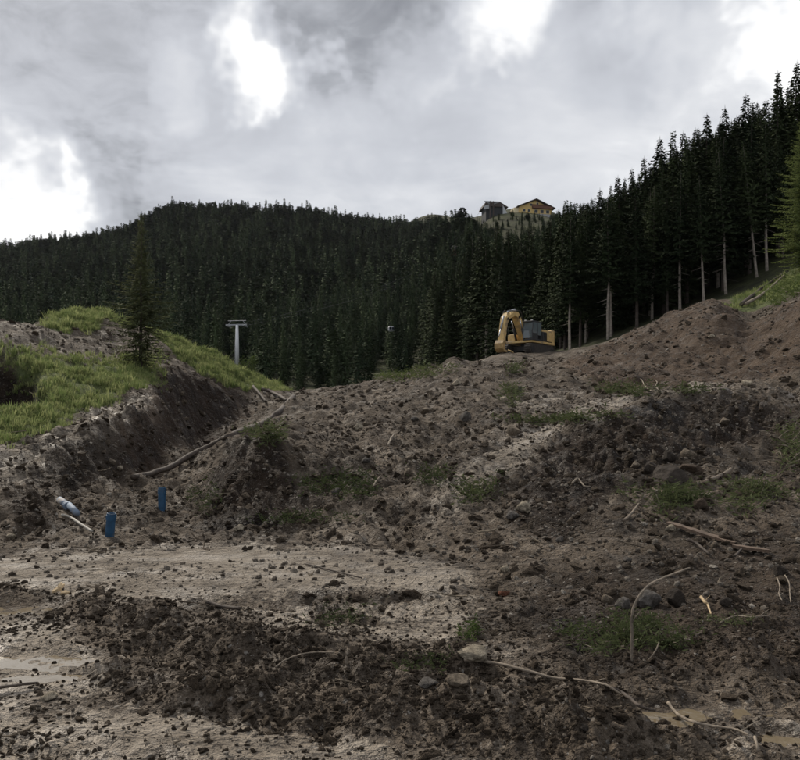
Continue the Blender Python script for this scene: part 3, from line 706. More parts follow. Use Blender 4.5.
def put_tree(x, y, z, h, rz, kind, label, group=None, wide=1.0, lean=(0, 0), name='spruce_tree'):
    e = empty(name, (x, y, z), rz); e.rotation_euler = (lean[0], lean[1], rz)
    s = h / 20.0; e.scale = (s * wide, s * wide, s)
    tm, cm = EDGE[kind % len(EDGE)]
    link('trunk', tm, None, e); link('crown', cm, None, e)
    return tag(e, label, 'tree', group)
SKY = np.array([(430, 214), (440, 212), (470, 206), (480, 214), (500, 222), (520, 226), (550, 216), (558, 206), (566, 198), (580, 199), (600, 190), (618, 178), (632, 170), (644, 160), (660, 142), (672, 135), (680, 136), (700, 122), (725, 108), (747, 97), (765, 100), (778, 74), (800, 64), (900, 20), (1100, -60), (1600, -120)], float)
EDGED = (np.array([430, 480, 500, 540, 556, 570, 600, 650, 710, 740, 760, 800, 900, 1500.]), np.array([170, 150, 130, 122, 98, 92, 88, 88, 86, 84, 92, 97, 92, 90.]))
def fz(x, y): return float(fhgt(np.array([x], float), np.array([y], float))[0])
taken = []
lead = [(566, 200, 104, 'spruce just right of the excavator cab, rising above the chalet roof line'), (600, 189, 108, 'spruce standing at the left end of the tall forest edge, slim tip against the sky'),
        (618, 177, 104, 'slim spruce, its tip alone against the sky at the low end of the forest edge'), (632, 169, 108, 'spruce with broad ragged top next to the slim lone tip on the forest edge'),
        (644, 158, 102, 'spruce with tip notched above its left neighbour on the forest edge'), (660, 138, 104, 'spruce with thick bushy top standing proud of the forest edge above the reddish heap'),
        (673, 131, 100, 'spruce with narrow twin-looking tip beside the thick bushy top'), (683, 133, 108, 'short-tipped spruce between the narrow tip and the tall dense group'),
        (707, 115, 100, 'tall spruce with a pointed top directly above the reddish heap peak'), (725, 107, 98, 'dense tall spruce with the pale bare trunk right of the heap peak'),
        (746, 95, 100, 'broad dark spruce with wide crown, third from the right of the skyline'), (766, 100, 106, 'spruce half hidden behind the two tallest ones'),
        (778, 72, 98, 'second tallest spruce with a ragged spire near the right edge'), (797, 62, 99, 'tallest spruce, its tip highest of all at the right edge')]
for k, (px, py, D, lb) in enumerate(lead):
    p = at(px, py, D); z = fz(p.x, D) - .3
    put_tree(p.x, D, z, p.z - z, random.uniform(0, 6.28), (0, 2, 4, 5)[k % 4], lb, 'tall spruces of the forest edge', 1.0 + .12 * (k % 3))
    taken.append((p.x, D))
# slim pale trunks at the front of the forest: (foot column, foot row, depth, top row, lean)
front = [(726, 278, 88, 150, -.045, 'spruce with a long bare pale trunk rising left of the fallen logs'), (757, 279, 90, 140, -.10, 'slim bare-trunked spruce leaning left above the fallen logs'),
         (767, 273, 91, 120, -.015, 'straight pale-trunked spruce behind the leaning one'), (783, 262, 95, 130, -.06, 'spruce trunk leaning left in shade behind the larch'),
         (608, 336, 88, 196, 0, 'pale-trunked spruce, right one of the close pair by the excavator'), (611, 335, 90, 200, 0, 'thin spruce trunk touching the close pair by the excavator'),
         (570, 352, 92, 215, 0, 'spruce with a pale trunk nearest the excavator counterweight'), (580, 349, 94, 205, 0, 'spruce with a pale trunk a step right of the excavator'),
         (586, 346, 98, 203, .01, 'thin spruce second to the right of the excavator'), (704, 299, 87, 175, -.04, 'spruce with a bare trunk right behind the peak of the reddish heap'),
         (680, 306, 89, 170, .0, 'spruce with a dark trunk left of the reddish heap peak'), (667, 312, 90, 190, 0, 'spruce with bare lower trunk above the left shoulder of the reddish heap'),
         (652, 322, 92, 185, .02, 'low-branched spruce rising behind the left slope of the reddish heap')]
for k, (px, py, D, top, ln, lb) in enumerate(front):
    x = (px - 400) / F * D; z = fz(x, D) - .2; p = at(px, top, D)
    put_tree(x, D, z, p.z - z, random.uniform(-.3, .3), (3, 6, 1, 4)[k % 4], lb, 'pale trunks at the front of the forest', .85, (0, ln))
    taken.append((x, D))
def fpix(px, py, dmin=150):
    j = int(np.argmin(np.abs(fpx - px))); pr = HOR - F * (FZ[:, j] - EYE) / fD; i0 = int(np.searchsorted(fD, dmin)); h = np.nonzero(pr[i0:] <= py)[0]
    return fD[i0 + h[0]] if len(h) else 900.
DH = fpix(455, 264, 250)
cand = []
tries = 0
while len(cand) < 1500 and tries < 60000:
    tries += 1
    D = math.sqrt(random.uniform(84 ** 2, 430 ** 2)); px = random.uniform(432, 900)
    if D > 150 and px > 760: continue
    if random.random() > D / 430 * 1.0 + .55 * (D < 130): continue
    if D < np.interp(px, *EDGED): continue
    if 515 < px < 552 and D > 372: continue              # meadow under the chalet
    if 483 < px < 512 and D > 384: continue
    if 446 < px < 466 and DH - 85 < D < DH + 28: continue
    x = (px - 400) / F * D
    if any((x - a) ** 2 + (D - b) ** 2 < (2.2 + D * .006) ** 2 for a, b in taken): continue
    z = fz(x, D) - .3
    cap = (EYE + (HOR - (np.interp(px, SKY[:, 0], SKY[:, 1]) + random.uniform(3, 26))) / F * D) - z
    h = min(random.uniform(15, 25), cap)
    if h < (4 if D > 300 else 7): continue
    taken.append((x, D)); cand.append((x, D, z, h))
cand.sort(key=lambda c: -c[3] / c[1] + (9 if 400 + F * c[0] / c[1] > 812 else 0))
indiv, rest = cand[:270], cand[270:]
for k, (x, y, z, h) in enumerate(indiv):
    pc = 400 + F * x / y
    where = next(w for lim, w in ((480, 'on the spur left of the lift station'), (515, 'on the slope under the lift station, left of the excavator'), (556, 'on the slope between the excavator and the chalet above it'),
            (620, 'in the wood just right of the excavator'), (690, 'in the wood behind the left slope of the pointed reddish heap'), (745, 'in the wood behind the peak of the pointed reddish heap'), (5000, 'in the wood above the fallen trunks at the right edge')) if pc < lim)
    put_tree(x, y, z, h, random.uniform(0, 6.28), random.choice((0, 2, 4, 5, 5, 0, 1)), 'dark crowded spruce ' + where, 'crowded spruces ' + where, random.uniform(.8, 1.3), (random.uniform(-.02, .02), random.uniform(-.02, .02)))
# the far wood
def far_tree(seed, round_=False, leaf=1.5):
    tm, cm = spruce(seed, 20, 3.1 if not round_ else 3.9, .08, 1.1, leaf, .45, .2, 8, .75 * (leaf / 1.5) ** .6, .28, .9)
    if round_:
        for v in cm.vertices:
            t = max(0, min(1, (v.co.z - 2) / 18)); w = (1 - t) ** .82 + 1e-3; k = math.sqrt(max(0, 1 - (2 * t - .85) ** 2 / 1.4)) / w
            k = min(k, 2.6); v.co.x *= k * .9; v.co.y *= k * .9; v.co.z *= .8
        cm.update()
    cm.materials.append(NEEDLE_FAR); return cm
protos('mid', [far_tree(650 + k, k in (3,), .8) for k in range(5)])
protos('far', [far_tree(600 + k, k in (1, 2, 5, 6)) for k in range(8)])
N = 10500
fy = np.sqrt(rng.uniform(165 ** 2, 985 ** 2, N)); fpx_ = rng.uniform(-330, 485, N); fx = (fpx_ - 400) / F * fy
keep = (fpx_ < np.interp(fy, [165, 300, 480, 700, 990], [470, 440, 470, 445, 420]))
dcl = fpix(352, 284)
clear = (np.abs(fpx_ - 356 - (fy - dcl) * .22) < 17) & (fy - dcl < 34) & (dcl - fy < 62)
clear |= (fpx_ > 446) & (fpx_ < 466) & (fy > DH - 85) & (fy < DH + 28)
keep &= ~clear
keep &= ~((np.abs(fpx_ - 237) < 16) & (fy < 256)) & ~((np.abs(fpx_ - 391) < 7) & (fy < 192)) & ~((np.abs(fpx_ - 437) < 8) & (fy < 432) & (fy > 380))
keep &= fbm(fx, fy, 60, 3, 300) > -.42
fx, fy = fx[keep], fy[keep]; fzv = fhgt(fx, fy) - .4
sc_ = rng.uniform(.75, 1.45, len(fx)) * (1 - .3 * sm(-fy, -330, -200))
pts = np.stack([fx, fy, fzv], 1)
rp = np.array([(a, b, c) for a, b, c, d in rest]); rs = np.array([d / 20 for *_, d in rest])
# low trees and bushes on the slope below the chalet
by = rng.uniform(322, 382, 130); bx = (rng.uniform(486, 566, 130) - 400) / F * by; bz = fhgt(bx, by) - .2
rp = np.vstack([rp, np.stack([bx, by, bz], 1)]); rs = np.concatenate([rs, rng.uniform(.06, .24, 130)])
pts = np.vstack([pts, rp]); sc_ = np.concatenate([sc_, rs])
wd = rng.uniform(.85, 1.15, len(sc_)) * np.where(sc_ < .26, 1.5, 1.0)
nearp = pts[:, 1] < 400
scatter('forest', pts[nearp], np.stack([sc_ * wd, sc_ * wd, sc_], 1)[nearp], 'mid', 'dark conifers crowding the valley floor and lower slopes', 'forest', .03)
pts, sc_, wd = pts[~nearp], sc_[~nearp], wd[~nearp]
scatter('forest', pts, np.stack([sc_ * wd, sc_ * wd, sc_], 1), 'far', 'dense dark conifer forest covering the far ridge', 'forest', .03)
# bushes at the feet of the far wood, low growth on the meadow below the chalet
# the single tree on the left bank
b0 = gpt(141, 371, -.1, 26)
tm, cm = spruce(711, 10, 1.45, .05, 2.9, .22, .34, .45, 8, .15, .17, .8, 2)
for v in cm.vertices:                                     # widest a third of the way up, loose round the foot
    t = v.co.z / 10; k = .95 + .8 * math.exp(-((t - .40) / .22) ** 2) if t < .85 else .95
    v.co.x *= k; v.co.y *= k
e = empty('spruce_tree', b0); tag(e, 'lone thin spruce with loose brownish green boughs standing on the left bank', 'tree')
e.scale = [(EYE + (HOR - 213) / F * b0.y - b0.z) / 10] * 3
link('trunk', tm, BARK, e); link('crown', cm, NEEDLE_B, e)
# the larch at the right edge
tm, cm = spruce(733, 18, 3.9, .06, 2.6, .34, .30, .3, 10, .22, .2, .75)
D = 72; x = (806 - 400) / F * D; z = hgt(x, D) - .2
e = empty('larch_tree', (x, D, z)); tag(e, 'bright green larch at the right edge in front of the dark spruces', 'tree'); e.scale = [(EYE + (HOR - 108) / F * D - z) / 18] * 3
link('trunk', tm, BARK, e); link('crown', cm, NEEDLE_L, e)
# bush by the lift pylon
def leafball(seed, n, rx, rz, leaf):
    q = random.Random(seed); V = []; Fc = []
    cl = [(q.gauss(0, .45), q.gauss(0, .45), q.uniform(.2, .95)) for _ in range(9)]
    for _ in range(n):
        c = q.choice(cl); p = Vector((c[0] + q.gauss(0, .2), c[1] + q.gauss(0, .2), c[2] + q.gauss(0, .16)))
        p = Vector((p.x * rx, p.y * rx, max(.03, p.z) * rz))
        a = Vector((q.gauss(0, 1), q.gauss(0, 1), q.gauss(0, .6))).normalized(); b = a.orthogonal().normalized() * .5; k = len(V)
        V += [p, p + (a + b) * leaf * .5, p + a * leaf, p + (a - b) * leaf * .5]; Fc.append((k, k + 1, k + 2, k + 3))
    me = bpy.data.meshes.new('foliage'); me.from_pydata(V, [], Fc); return me
D = 57; x = (248 - 400) / F * D; z = hgt(x, D)
e = empty('bush', (x, D, z - .05)); tag(e, 'small round bright green bush on the grass ridge beside the lift pylon', 'bush')
MB().tube([(0, 0, -.1), (.05, 0, .5), (.1, .05, 1.0)], [.04, .03, .015], 6).build('stem', BARK, e); link('foliage', leafball(5, 900, .62, 1.15, .13), LEAF, e)

# ------------------------------------------------------------------ buildings on the spur
CREAM = simple('cream_render', (.62, .44, .17), .8, var=.08); CREAM2 = simple('pale_render', (.66, .56, .36), .8, var=.08)
ROOFM = simple('dark_roof', (.06, .045, .04), .8, var=.2); BOARDS = simple('brown_boards', (.13, .06, .035), .8, var=.3); STEEL = simple('steel', (.30, .31, .32), .5, .4, .15)
WIN = simple('window_glass', (.02, .025, .03), .1, var=.1); CONC = simple('concrete', (.36, .36, .36), .85, var=.15); WHITE = simple('white_paint', (.75, .76, .76), .6, var=.06)
D = 398; x = (535.5 - 400) / F * D; zb = EYE + (HOR - 213.5) / F * D
h = empty('chalet', (x, D, zb), R(12)); tag(h, 'yellow chalet with a dark gable roof and brown balcony on the wooded spur', 'building')
g = [(-8.6, 0), (8.6, 0), (8.6, 3.0), (0, 6.6), (-8.6, 3.0)]
wl = MB().prism(g, 1, 0, 12).build('wall', CREAM, h)
for s in (-1, 1):
    MB().prism([(0, 7.15), (s * 10.0, 2.95), (s * 10.0, 2.55), (0, 6.72)], 1, -1.6, 13.4).build('roof_slope', ROOFM, h)
MB().box((3.2, -.16, 3.6), (10.2, .3, 1.9)).build('gable_boarding', BOARDS, h)
bal = MB().box((3.4, -.8, 2.5), (10.4, 1.4, .2)).build('balcony', BOARDS, h)
MB().box((3.4, -1.45, 3.1), (10.4, .12, 1.0)).build('railing', BOARDS, bal)
for wx, wz, ww, wh in ((-6, 1.3, 1.3, 1.2), (-3.4, 1.3, 1.3, 1.2), (.3, 1.1, 1.6, 1.6), (3.4, 1.1, 1.6, 1.6), (6.4, 1.1, 1.6, 1.6), (-2.2, 4.2, 1.1, 1.1), (1.0, 5.0, 1.0, .9)):
    w = MB().box((wx, -.04, wz), (ww + .3, .1, wh + .3)).build('window', CREAM2, h); MB().box((wx, -.1, wz), (ww, .06, wh)).build('pane', WIN, w)
MB().box((-9.8, 3, 1.2), (2.6, 5, 2.6)).build('annex', CREAM2, h)
MB().box((0, 6, -3.0), (17.0, 11.8, 6.0)).build('foundation', CONC, h)
MB().box((2.6, 5, 7.0), (.8, .8, 1.6)).build('chimney', CONC, h)
x = (496 - 400) / F * D; zb = EYE + (HOR - 216) / F * D
h = empty('lift_station', (x, D, zb), R(8)); tag(h, 'grey lift top station with white triangular side and steel frame beside the chalet', 'lift station')
MB().box((0, 5, -.7), (10, 9, 10.6)).build('hall', simple('station_dark', (.022, .024, .027), .7), h)
MB().prism([(-6.2, 4.7), (6.4, 4.7), (2.0, 7.2), (-5.4, 6.6)], 1, .0, 11).build('roof', ROOFM, h)
PANEL = simple('station_panel', (.42, .43, .44), .6)
MB().prism([(3.4, -.3), (6.6, -.3), (3.4, 5.6)], 1, -.4, -.15).build('side_panel', PANEL, h)
MB().prism([(-6.2, 3.0), (-3.6, 3.4), (-3.6, 5.6), (-6.2, 4.6)], 1, -.4, -.15).build('front_panel', PANEL, h)
for sx in (-3.6, -2.0):
    MB().tube([(sx, -2.5, -10), (sx, -2.5, 6.6)], .32, 8).build('mast', ROOFM, h)
fr = MB()
for a, b in (((-6.5, -2.5, 6.4), (1.5, -2.5, 6.4)), ((-5.5, -2.5, 6.0), (-.5, -2.5, 6.2)), ((-6.5, -2.5, 6.4), (-3.6, -2.5, 5.2)), ((1.5, -2.5, 6.4), (-2.0, -2.5, 5.2))): fr.tube([a, b], .2, 6)
fr.build('head_frame', STEEL, h)
# red hut and the pale crag above it
D = DH - 4; x = (455 - 400) / F * D; zb = fz(x, D)
h = empty('hut', (x, D, zb + 3.2), R(-10)); tag(h, 'small red-roofed hut under a grey crag halfway up the wooded spur', 'hut')
RED = simple('red_roof', (.13, .032, .028), .8, var=.2)
MB().box((0, 2.5, 0), (5.2, 4.6, 5)).build('wall', simple('hut_wall', (.13, .05, .04), .8), h)
for s in (-1, 1): MB().prism([(s * 3.0, 2.3), (0, 4.6), (0, 4.9), (s * 3.2, 2.5)], 1, -.4, 5.4).build('roof_slope', RED, h)
MB().box((-1, .17, .9), (1.0, .1, 1.0)).build('window', WIN, h)
me = rock_mesh('crag', 77, 4, .9, .8, 14); withmat(me, simple('crag_rock', (.085, .08, .068), .9, var=.5, scale=2.2, bump=.4, dirt=(.035, .045, .02)))
D2 = D + 16; x2 = (460 - 400) / F * D2
o = link('crag', me, loc=(x2, D2, fz(x2, D2) + 1)); o.scale = (9.5, 7, 5.0); tag(o, 'bare grey crag above the small red-roofed hut', 'rock')

# ------------------------------------------------------------------ lift pylons, cabins, cable
def pylon(px, top, D, label, sc=1.0, span=6.4):
    x = (px - 400) / F * D; zt = EYE + (HOR - top) / F * D; zb = fz(x, D) - .5
    e = empty('lift_pylon', (x, D, zb), R(-8)); H_ = zt - zb
    MB().tube([(0, 0, 0), (0, 0, H_ * .5), (0, 0, H_ - .4)], [.75 * sc, .62 * sc, .42 * sc], 12).build('shaft', WHITE, e, smooth=True)
    MB().box((0, 0, H_ - .25), (span, .35, .4)).build('crossarm', STEEL, e)
    for s in (-1, 1):
        b = MB().box((s * span * .42, 0, H_ - .75), (.35, 4.2, .3)).build('sheave_beam', STEEL, e)
        for k in range(6):
            a = [(math.cos(i * math.pi / 4) * .26, math.sin(i * math.pi / 4) * .26) for i in range(8)]
            MB().prism([(p[0] + (-1.75 + .7 * k), p[1] + H_ - .5) for p in a], 0, s * span * .42 - .3, s * span * .42 - .2).build('sheave', STEEL, b)
    fr = MB()
    for s in (-1, 1): fr.tube([(s * span * .42, 0, H_), (s * span * .3, 0, H_ + 1.0)], .09, 5)
    fr.tube([(-span * .46, 0, H_ + 1.0), (span * .46, 0, H_ + 1.0)], .1, 5)
    fr.build('service_frame', STEEL, e)
    lad = MB()
    for s in (-.25, .25): lad.tube([(s, -.72 * sc, H_ * .1), (s, -.5 * sc, H_ - 1)], .03, 4)
    lad.build('ladder', STEEL, e)
    tag(e, label, 'pylon', 'cable car pylons'); return Vector((x, D, zt - .5))
pA = pylon(237, 324, 250, 'pale grey lift pylon with a crossarm behind the grassy ridge')
pB = pylon(437, 263, 430, 'far lift pylon with pale crossarm among the trees below the crag', .8, 7)
pS = Vector(((490 - 400) / F * 395, 395, EYE + (HOR - 206) / F * 395))
CABLE = simple('cable', (.18, .18, .18), .5, .6)
for s in (-2.5, 2.5):
    off = Vector((s, 0, 0)); pts = []
    for a, b in ((pA, pB), (pB, pS)):
        for k in range(13):
            u = k / 12; pts.append(a.lerp(b, u) + off - Vector((0, 0, 5.0 * 4 * u * (1 - u) * (b - a).length / 300)))
    tag(MB().tube(pts, .035, 5).build('cable', CABLE), 'thin steel lift cable strung from the pylon up to the top station, %s strand' % ('left' if s < 0 else 'right'), 'cable', 'lift cables')
def cabin(px, py, D, label):
    x = (px - 400) / F * D; z = EYE + (HOR - py) / F * D
    e = empty('gondola', (x, D, z), R(20)); tag(e, label, 'gondola', 'lift cabins'); e.scale = (.62, .62, .62)
    o = MB().box((0, 0, 0), (2.0, 1.8, 1.9)).build('body', simple('cabin_paint', (.30, .31, .32), .5), e, bevel=.35)
    for s in (-1, 1): MB().box((s * .52, -.96, .15), (.85, .06, .9)).build('window', WIN, e)
    MB().tube([(0, 0, 1.0), (0, 0, 2.6)], .07, 6).build('hanger', STEEL, e)
    return e
cabin(391, 329, 185, 'small white lift cabin hanging in front of the dark forest')

def smooth_pts(P, n=5):
    out = []
    for i in range(len(P) - 1):
        a, b, c, d = P[max(i - 1, 0)], P[i], P[i + 1], P[min(i + 2, len(P) - 1)]
        for k in range(n):
            t = k / n; out.append(.5 * ((2 * b) + (c - a) * t + (2 * a - 5 * b + 4 * c - d) * t * t + (3 * b - a - 3 * c + d) * t ** 3))
    return out + [P[-1]]
# ------------------------------------------------------------------ excavator
YEL = simple('machine_yellow', (.58, .40, .16), .55, var=.15, scale=2.6, dirt=(.24, .175, .11)); BLK = simple('machine_black', (.018, .018, .019), .55, var=.3, scale=4, dirt=(.06, .05, .04))
CHR = simple('piston_chrome', (.55, .57, .60), .2, .9); MUD = simple('track_steel', (.045, .038, .032), .8, var=.4, scale=4); CABM = simple('cab_grey', (.03, .032, .035), .45)
GLS = material('cab_glass')[0]; b_ = GLS.node_tree.nodes['Principled BSDF']; b_.inputs['Base Color'].default_value = (.10, .125, .135, 1); b_.inputs['Roughness'].default_value = .06; b_.inputs['Specular IOR Level'].default_value = .8
D = 72.5; x = (528 - 400) / F * D; zb = hgt(x, D) - .12
X_ = empty('excavator', (x, D, zb), R(-129)); tag(X_, 'yellow crawler excavator with its arm folded to the ground on top of the mound', 'excavator')
def part(name, mb, mat, parent=X_, **k): return mb.build(name, mat, parent, **k)
for s in (-1, 1):
    yc = s * 1.2; out = []
    for k in range(9): a = math.pi / 2 + math.pi * k / 8; out.append((-1.75 + .45 * math.cos(a), .47 + .45 * math.sin(a)))
    for k in range(9): a = -math.pi / 2 + math.pi * k / 8; out.append((1.75 + .45 * math.cos(a), .47 + .45 * math.sin(a)))
    tr = part('track', MB().prism(out, 1, yc - .28, yc + .28), MUD)
    sh = MB().box((0, 0, 0), (.15, .62, .05)).mesh('track_shoe')
    loop = [(-1.75 + 3.5 * k / 18, .945, 0) for k in range(19)] + [(-1.75 + 3.5 * k / 18, -.005 + .0, 0) for k in range(19)]
    loop += [(sx * 1.75 + sx * .475 * math.cos(a), .47 + .475 * math.sin(a), (math.pi / 2 - a) * sx) for sx in (-1, 1) for a in (-1.0, -.5, 0, .5, 1.0)]
    for lx, lz, ra in loop:
        o = link('track_shoe', sh, MUD, tr, (lx, yc, lz)); o.rotation_euler = (0, ra, 0)
    for sx in (-1.75, 1.75): part('sprocket', MB().prism([(sx + .3 * math.cos(a * .785), .47 + .3 * math.sin(a * .785)) for a in range(8)], 1, yc - .31, yc + .31), BLK, tr)
part('undercarriage', MB().box((0, 0, .6), (2.0, 1.9, .45)).tube([(0, 0, .8), (0, 0, 1.08)], .65, 16), BLK)
part('deck', MB().box((-.45, 0, 1.17), (4.1, 2.7, .2)), YEL, bevel=.02)
en = part('engine_housing', MB().box((-1.25, 0, 1.72), (1.7, 2.62, .9)), BLK, bevel=.05)
part('hood', MB().box((-1.25, 0, 2.25), (1.66, 2.5, .2)), YEL, bevel=.03)
part('side_door', MB().box((-1.55, 1.325, 1.78), (1.0, .05, .85)), YEL, bevel=.01)
part('side_door', MB().box((-1.35, -1.325, 1.72), (1.4, .05, .8)), YEL, bevel=.01)
part('counterweight', MB().prism([(-2.0, -1.33), (-2.0, 1.33), (-2.55, 1.33), (-2.85, .8), (-2.85, -.8), (-2.55, -1.33)], 2, 1.08, 2.45), YEL, bevel=.05)
part('exhaust', MB().tube([(-1.3, -.6, 2.3), (-1.3, -.6, 2.75)], .07, 8), BLK)
part('tool_box', MB().box((.75, -.95, 1.58), (1.15, .75, .66)), YEL, bevel=.03)
hr = MB()
for q_ in ([(1.3, -1.3, 1.9), (1.3, -1.3, 2.6), (.2, -1.3, 2.6), (.2, -1.3, 1.9)],): hr.tube(q_, .022, 6)
part('handrail', hr, BLK)
cb = part('cab', MB().box((.80, .92, 2.92), (1.60, .98, .10)).box((.85, .92, 1.32), (1.65, .98, .12)).box((.05, .92, 2.1), (.08, .98, 1.6)), CABM, bevel=.02)
for cx_, cy_, tx in ((1.66, 1.38, 1.45), (1.66, .46, 1.45), (.72, 1.38, .72), (.72, .46, .72)):
    part('pillar', MB().tube([(cx_, cy_, 1.35), (cx_, cy_, 2.1), (tx, cy_, 2.9)], .045, 6), CABM, cb)
part('door', MB().box((1.2, 1.385, 1.6), (.86, .04, .5)), CABM, cb)
part('handle', MB().box((.82, 1.42, 1.85), (.05, .04, .2)), BLK, cb)
part('window', MB().prism([(.76, 1.88), (1.64, 1.88), (1.64, 2.1), (1.42, 2.86), (.76, 2.86)], 1, 1.375, 1.39), GLS, cb)
part('window', MB().prism([(.12, 1.75), (.69, 1.75), (.69, 2.86), (.12, 2.86)], 1, 1.375, 1.39), GLS, cb)
part('windscreen', MB().add([(1.67, .5, 1.45), (1.67, 1.34, 1.45), (1.67, 1.34, 2.1), (1.46, 1.34, 2.86), (1.46, .5, 2.86), (1.67, .5, 2.1), (1.65, .5, 1.45), (1.65, 1.34, 1.45), (1.65, 1.34, 2.1), (1.44, 1.34, 2.86), (1.44, .5, 2.86), (1.65, .5, 2.1)],
     [(0, 1, 2, 5), (5, 2, 3, 4), (7, 6, 11, 8), (8, 11, 10, 9), (0, 6, 7, 1), (3, 9, 10, 4), (1, 7, 8, 2), (2, 8, 9, 3), (5, 11, 6, 0), (4, 10, 11, 5)]), GLS, cb)
part('seat', MB().box((.6, .92, 1.7), (.5, .5, .15)).box((.36, .92, 2.1), (.14, .5, .7)), BLK, cb)
for yy in (.6, 1.25): part('work_light', MB().box((1.5, yy, 3.02), (.1, .16, .12)), simple('lamp_glass', (.6, .6, .55), .3), cb)
part('boom', MB().prism([(.45, 1.35), (.9, 1.3), (2.28, 3.22), (2.75, 3.32), (4.0, 2.82), (4.12, 3.05), (2.85, 3.72), (2.22, 3.74), (1.85, 3.42)], 1, -.32, .32), YEL, bevel=.03)
part('stick', MB().prism([(3.55, 3.55), (3.85, 3.5), (4.25, 3.05), (4.75, .95), (4.55, .75), (4.35, .8), (3.95, 2.5), (3.6, 3.0)], 1, -.28, .28), YEL, bevel=.025)
bk = part('bucket', MB().prism([(4.4, 1.0), (4.8, 1.05), (5.02, .75), (4.98, .3), (4.68, .02), (4.25, .02), (4.12, .12), (4.5, .22), (4.7, .42), (4.55, .78)], 1, -.42, .42), simple('bucket_paint', (.36, .24, .10), .6, var=.3, scale=3, dirt=(.16, .12, .085)), bevel=.02)
for k in range(5): part('tooth', MB().prism([(4.3, .02), (4.25, .13), (3.92, .05)], 1, -.41 + .185 * k, -.32 + .185 * k), MUD, bk)
def ram(name, a, b, y, r=.09):
    a = Vector((a[0], y, a[1])); b = Vector((b[0], y, b[1])); c = a.lerp(b, .58)
    o = part(name, MB().tube([a, c], r, 10), BLK if name == 'boom_cylinder' else simple('ram_grey', (.35, .36, .38), .4), smooth=True); part('piston_rod', MB().tube([c, b], r * .6, 10), CHR, o, smooth=True)
for s in (-1, 1): ram('boom_cylinder', (1.35, 1.35), (2.15, 3.0), s * .42)
ram('stick_cylinder', (2.3, 3.95), (3.62, 3.62), 0, .10)
ram('bucket_cylinder', (4.15, 3.2), (5.0, 1.25), 0, .085)
for s in (-1, 1):
    part('hose', MB().tube(smooth_pts([Vector((.9, s * .2, 1.9)), Vector((1.75, s * .36, 3.62)), Vector((2.35, s * .36, 3.84)), Vector((3.0, s * .36, 3.7)), Vector((3.6, s * .26, 3.75)), Vector((4.0, s * .24, 3.3))]), .035, 6), BLK)
    part('boom_pin', MB().tube([(2.1, s * .4, 3.3), (2.1, s * .3, 3.3)], .13, 10), BLK); part('boom_pin', MB().tube([(3.95, s * .34, 2.95), (3.95, s * .2, 2.95)], .12, 10), BLK)
part('hood_grille', MB().box((-1.05, 1.345, 1.75), (.06, .02, .7)).box((-.75, 1.345, 1.75), (.06, .02, .7)), BLK)
part('linkage', MB().tube([(4.62, 1.25, -.12), (5.02, 1.25, 0), (5.0, .95, .12)], .06, 6), YEL)

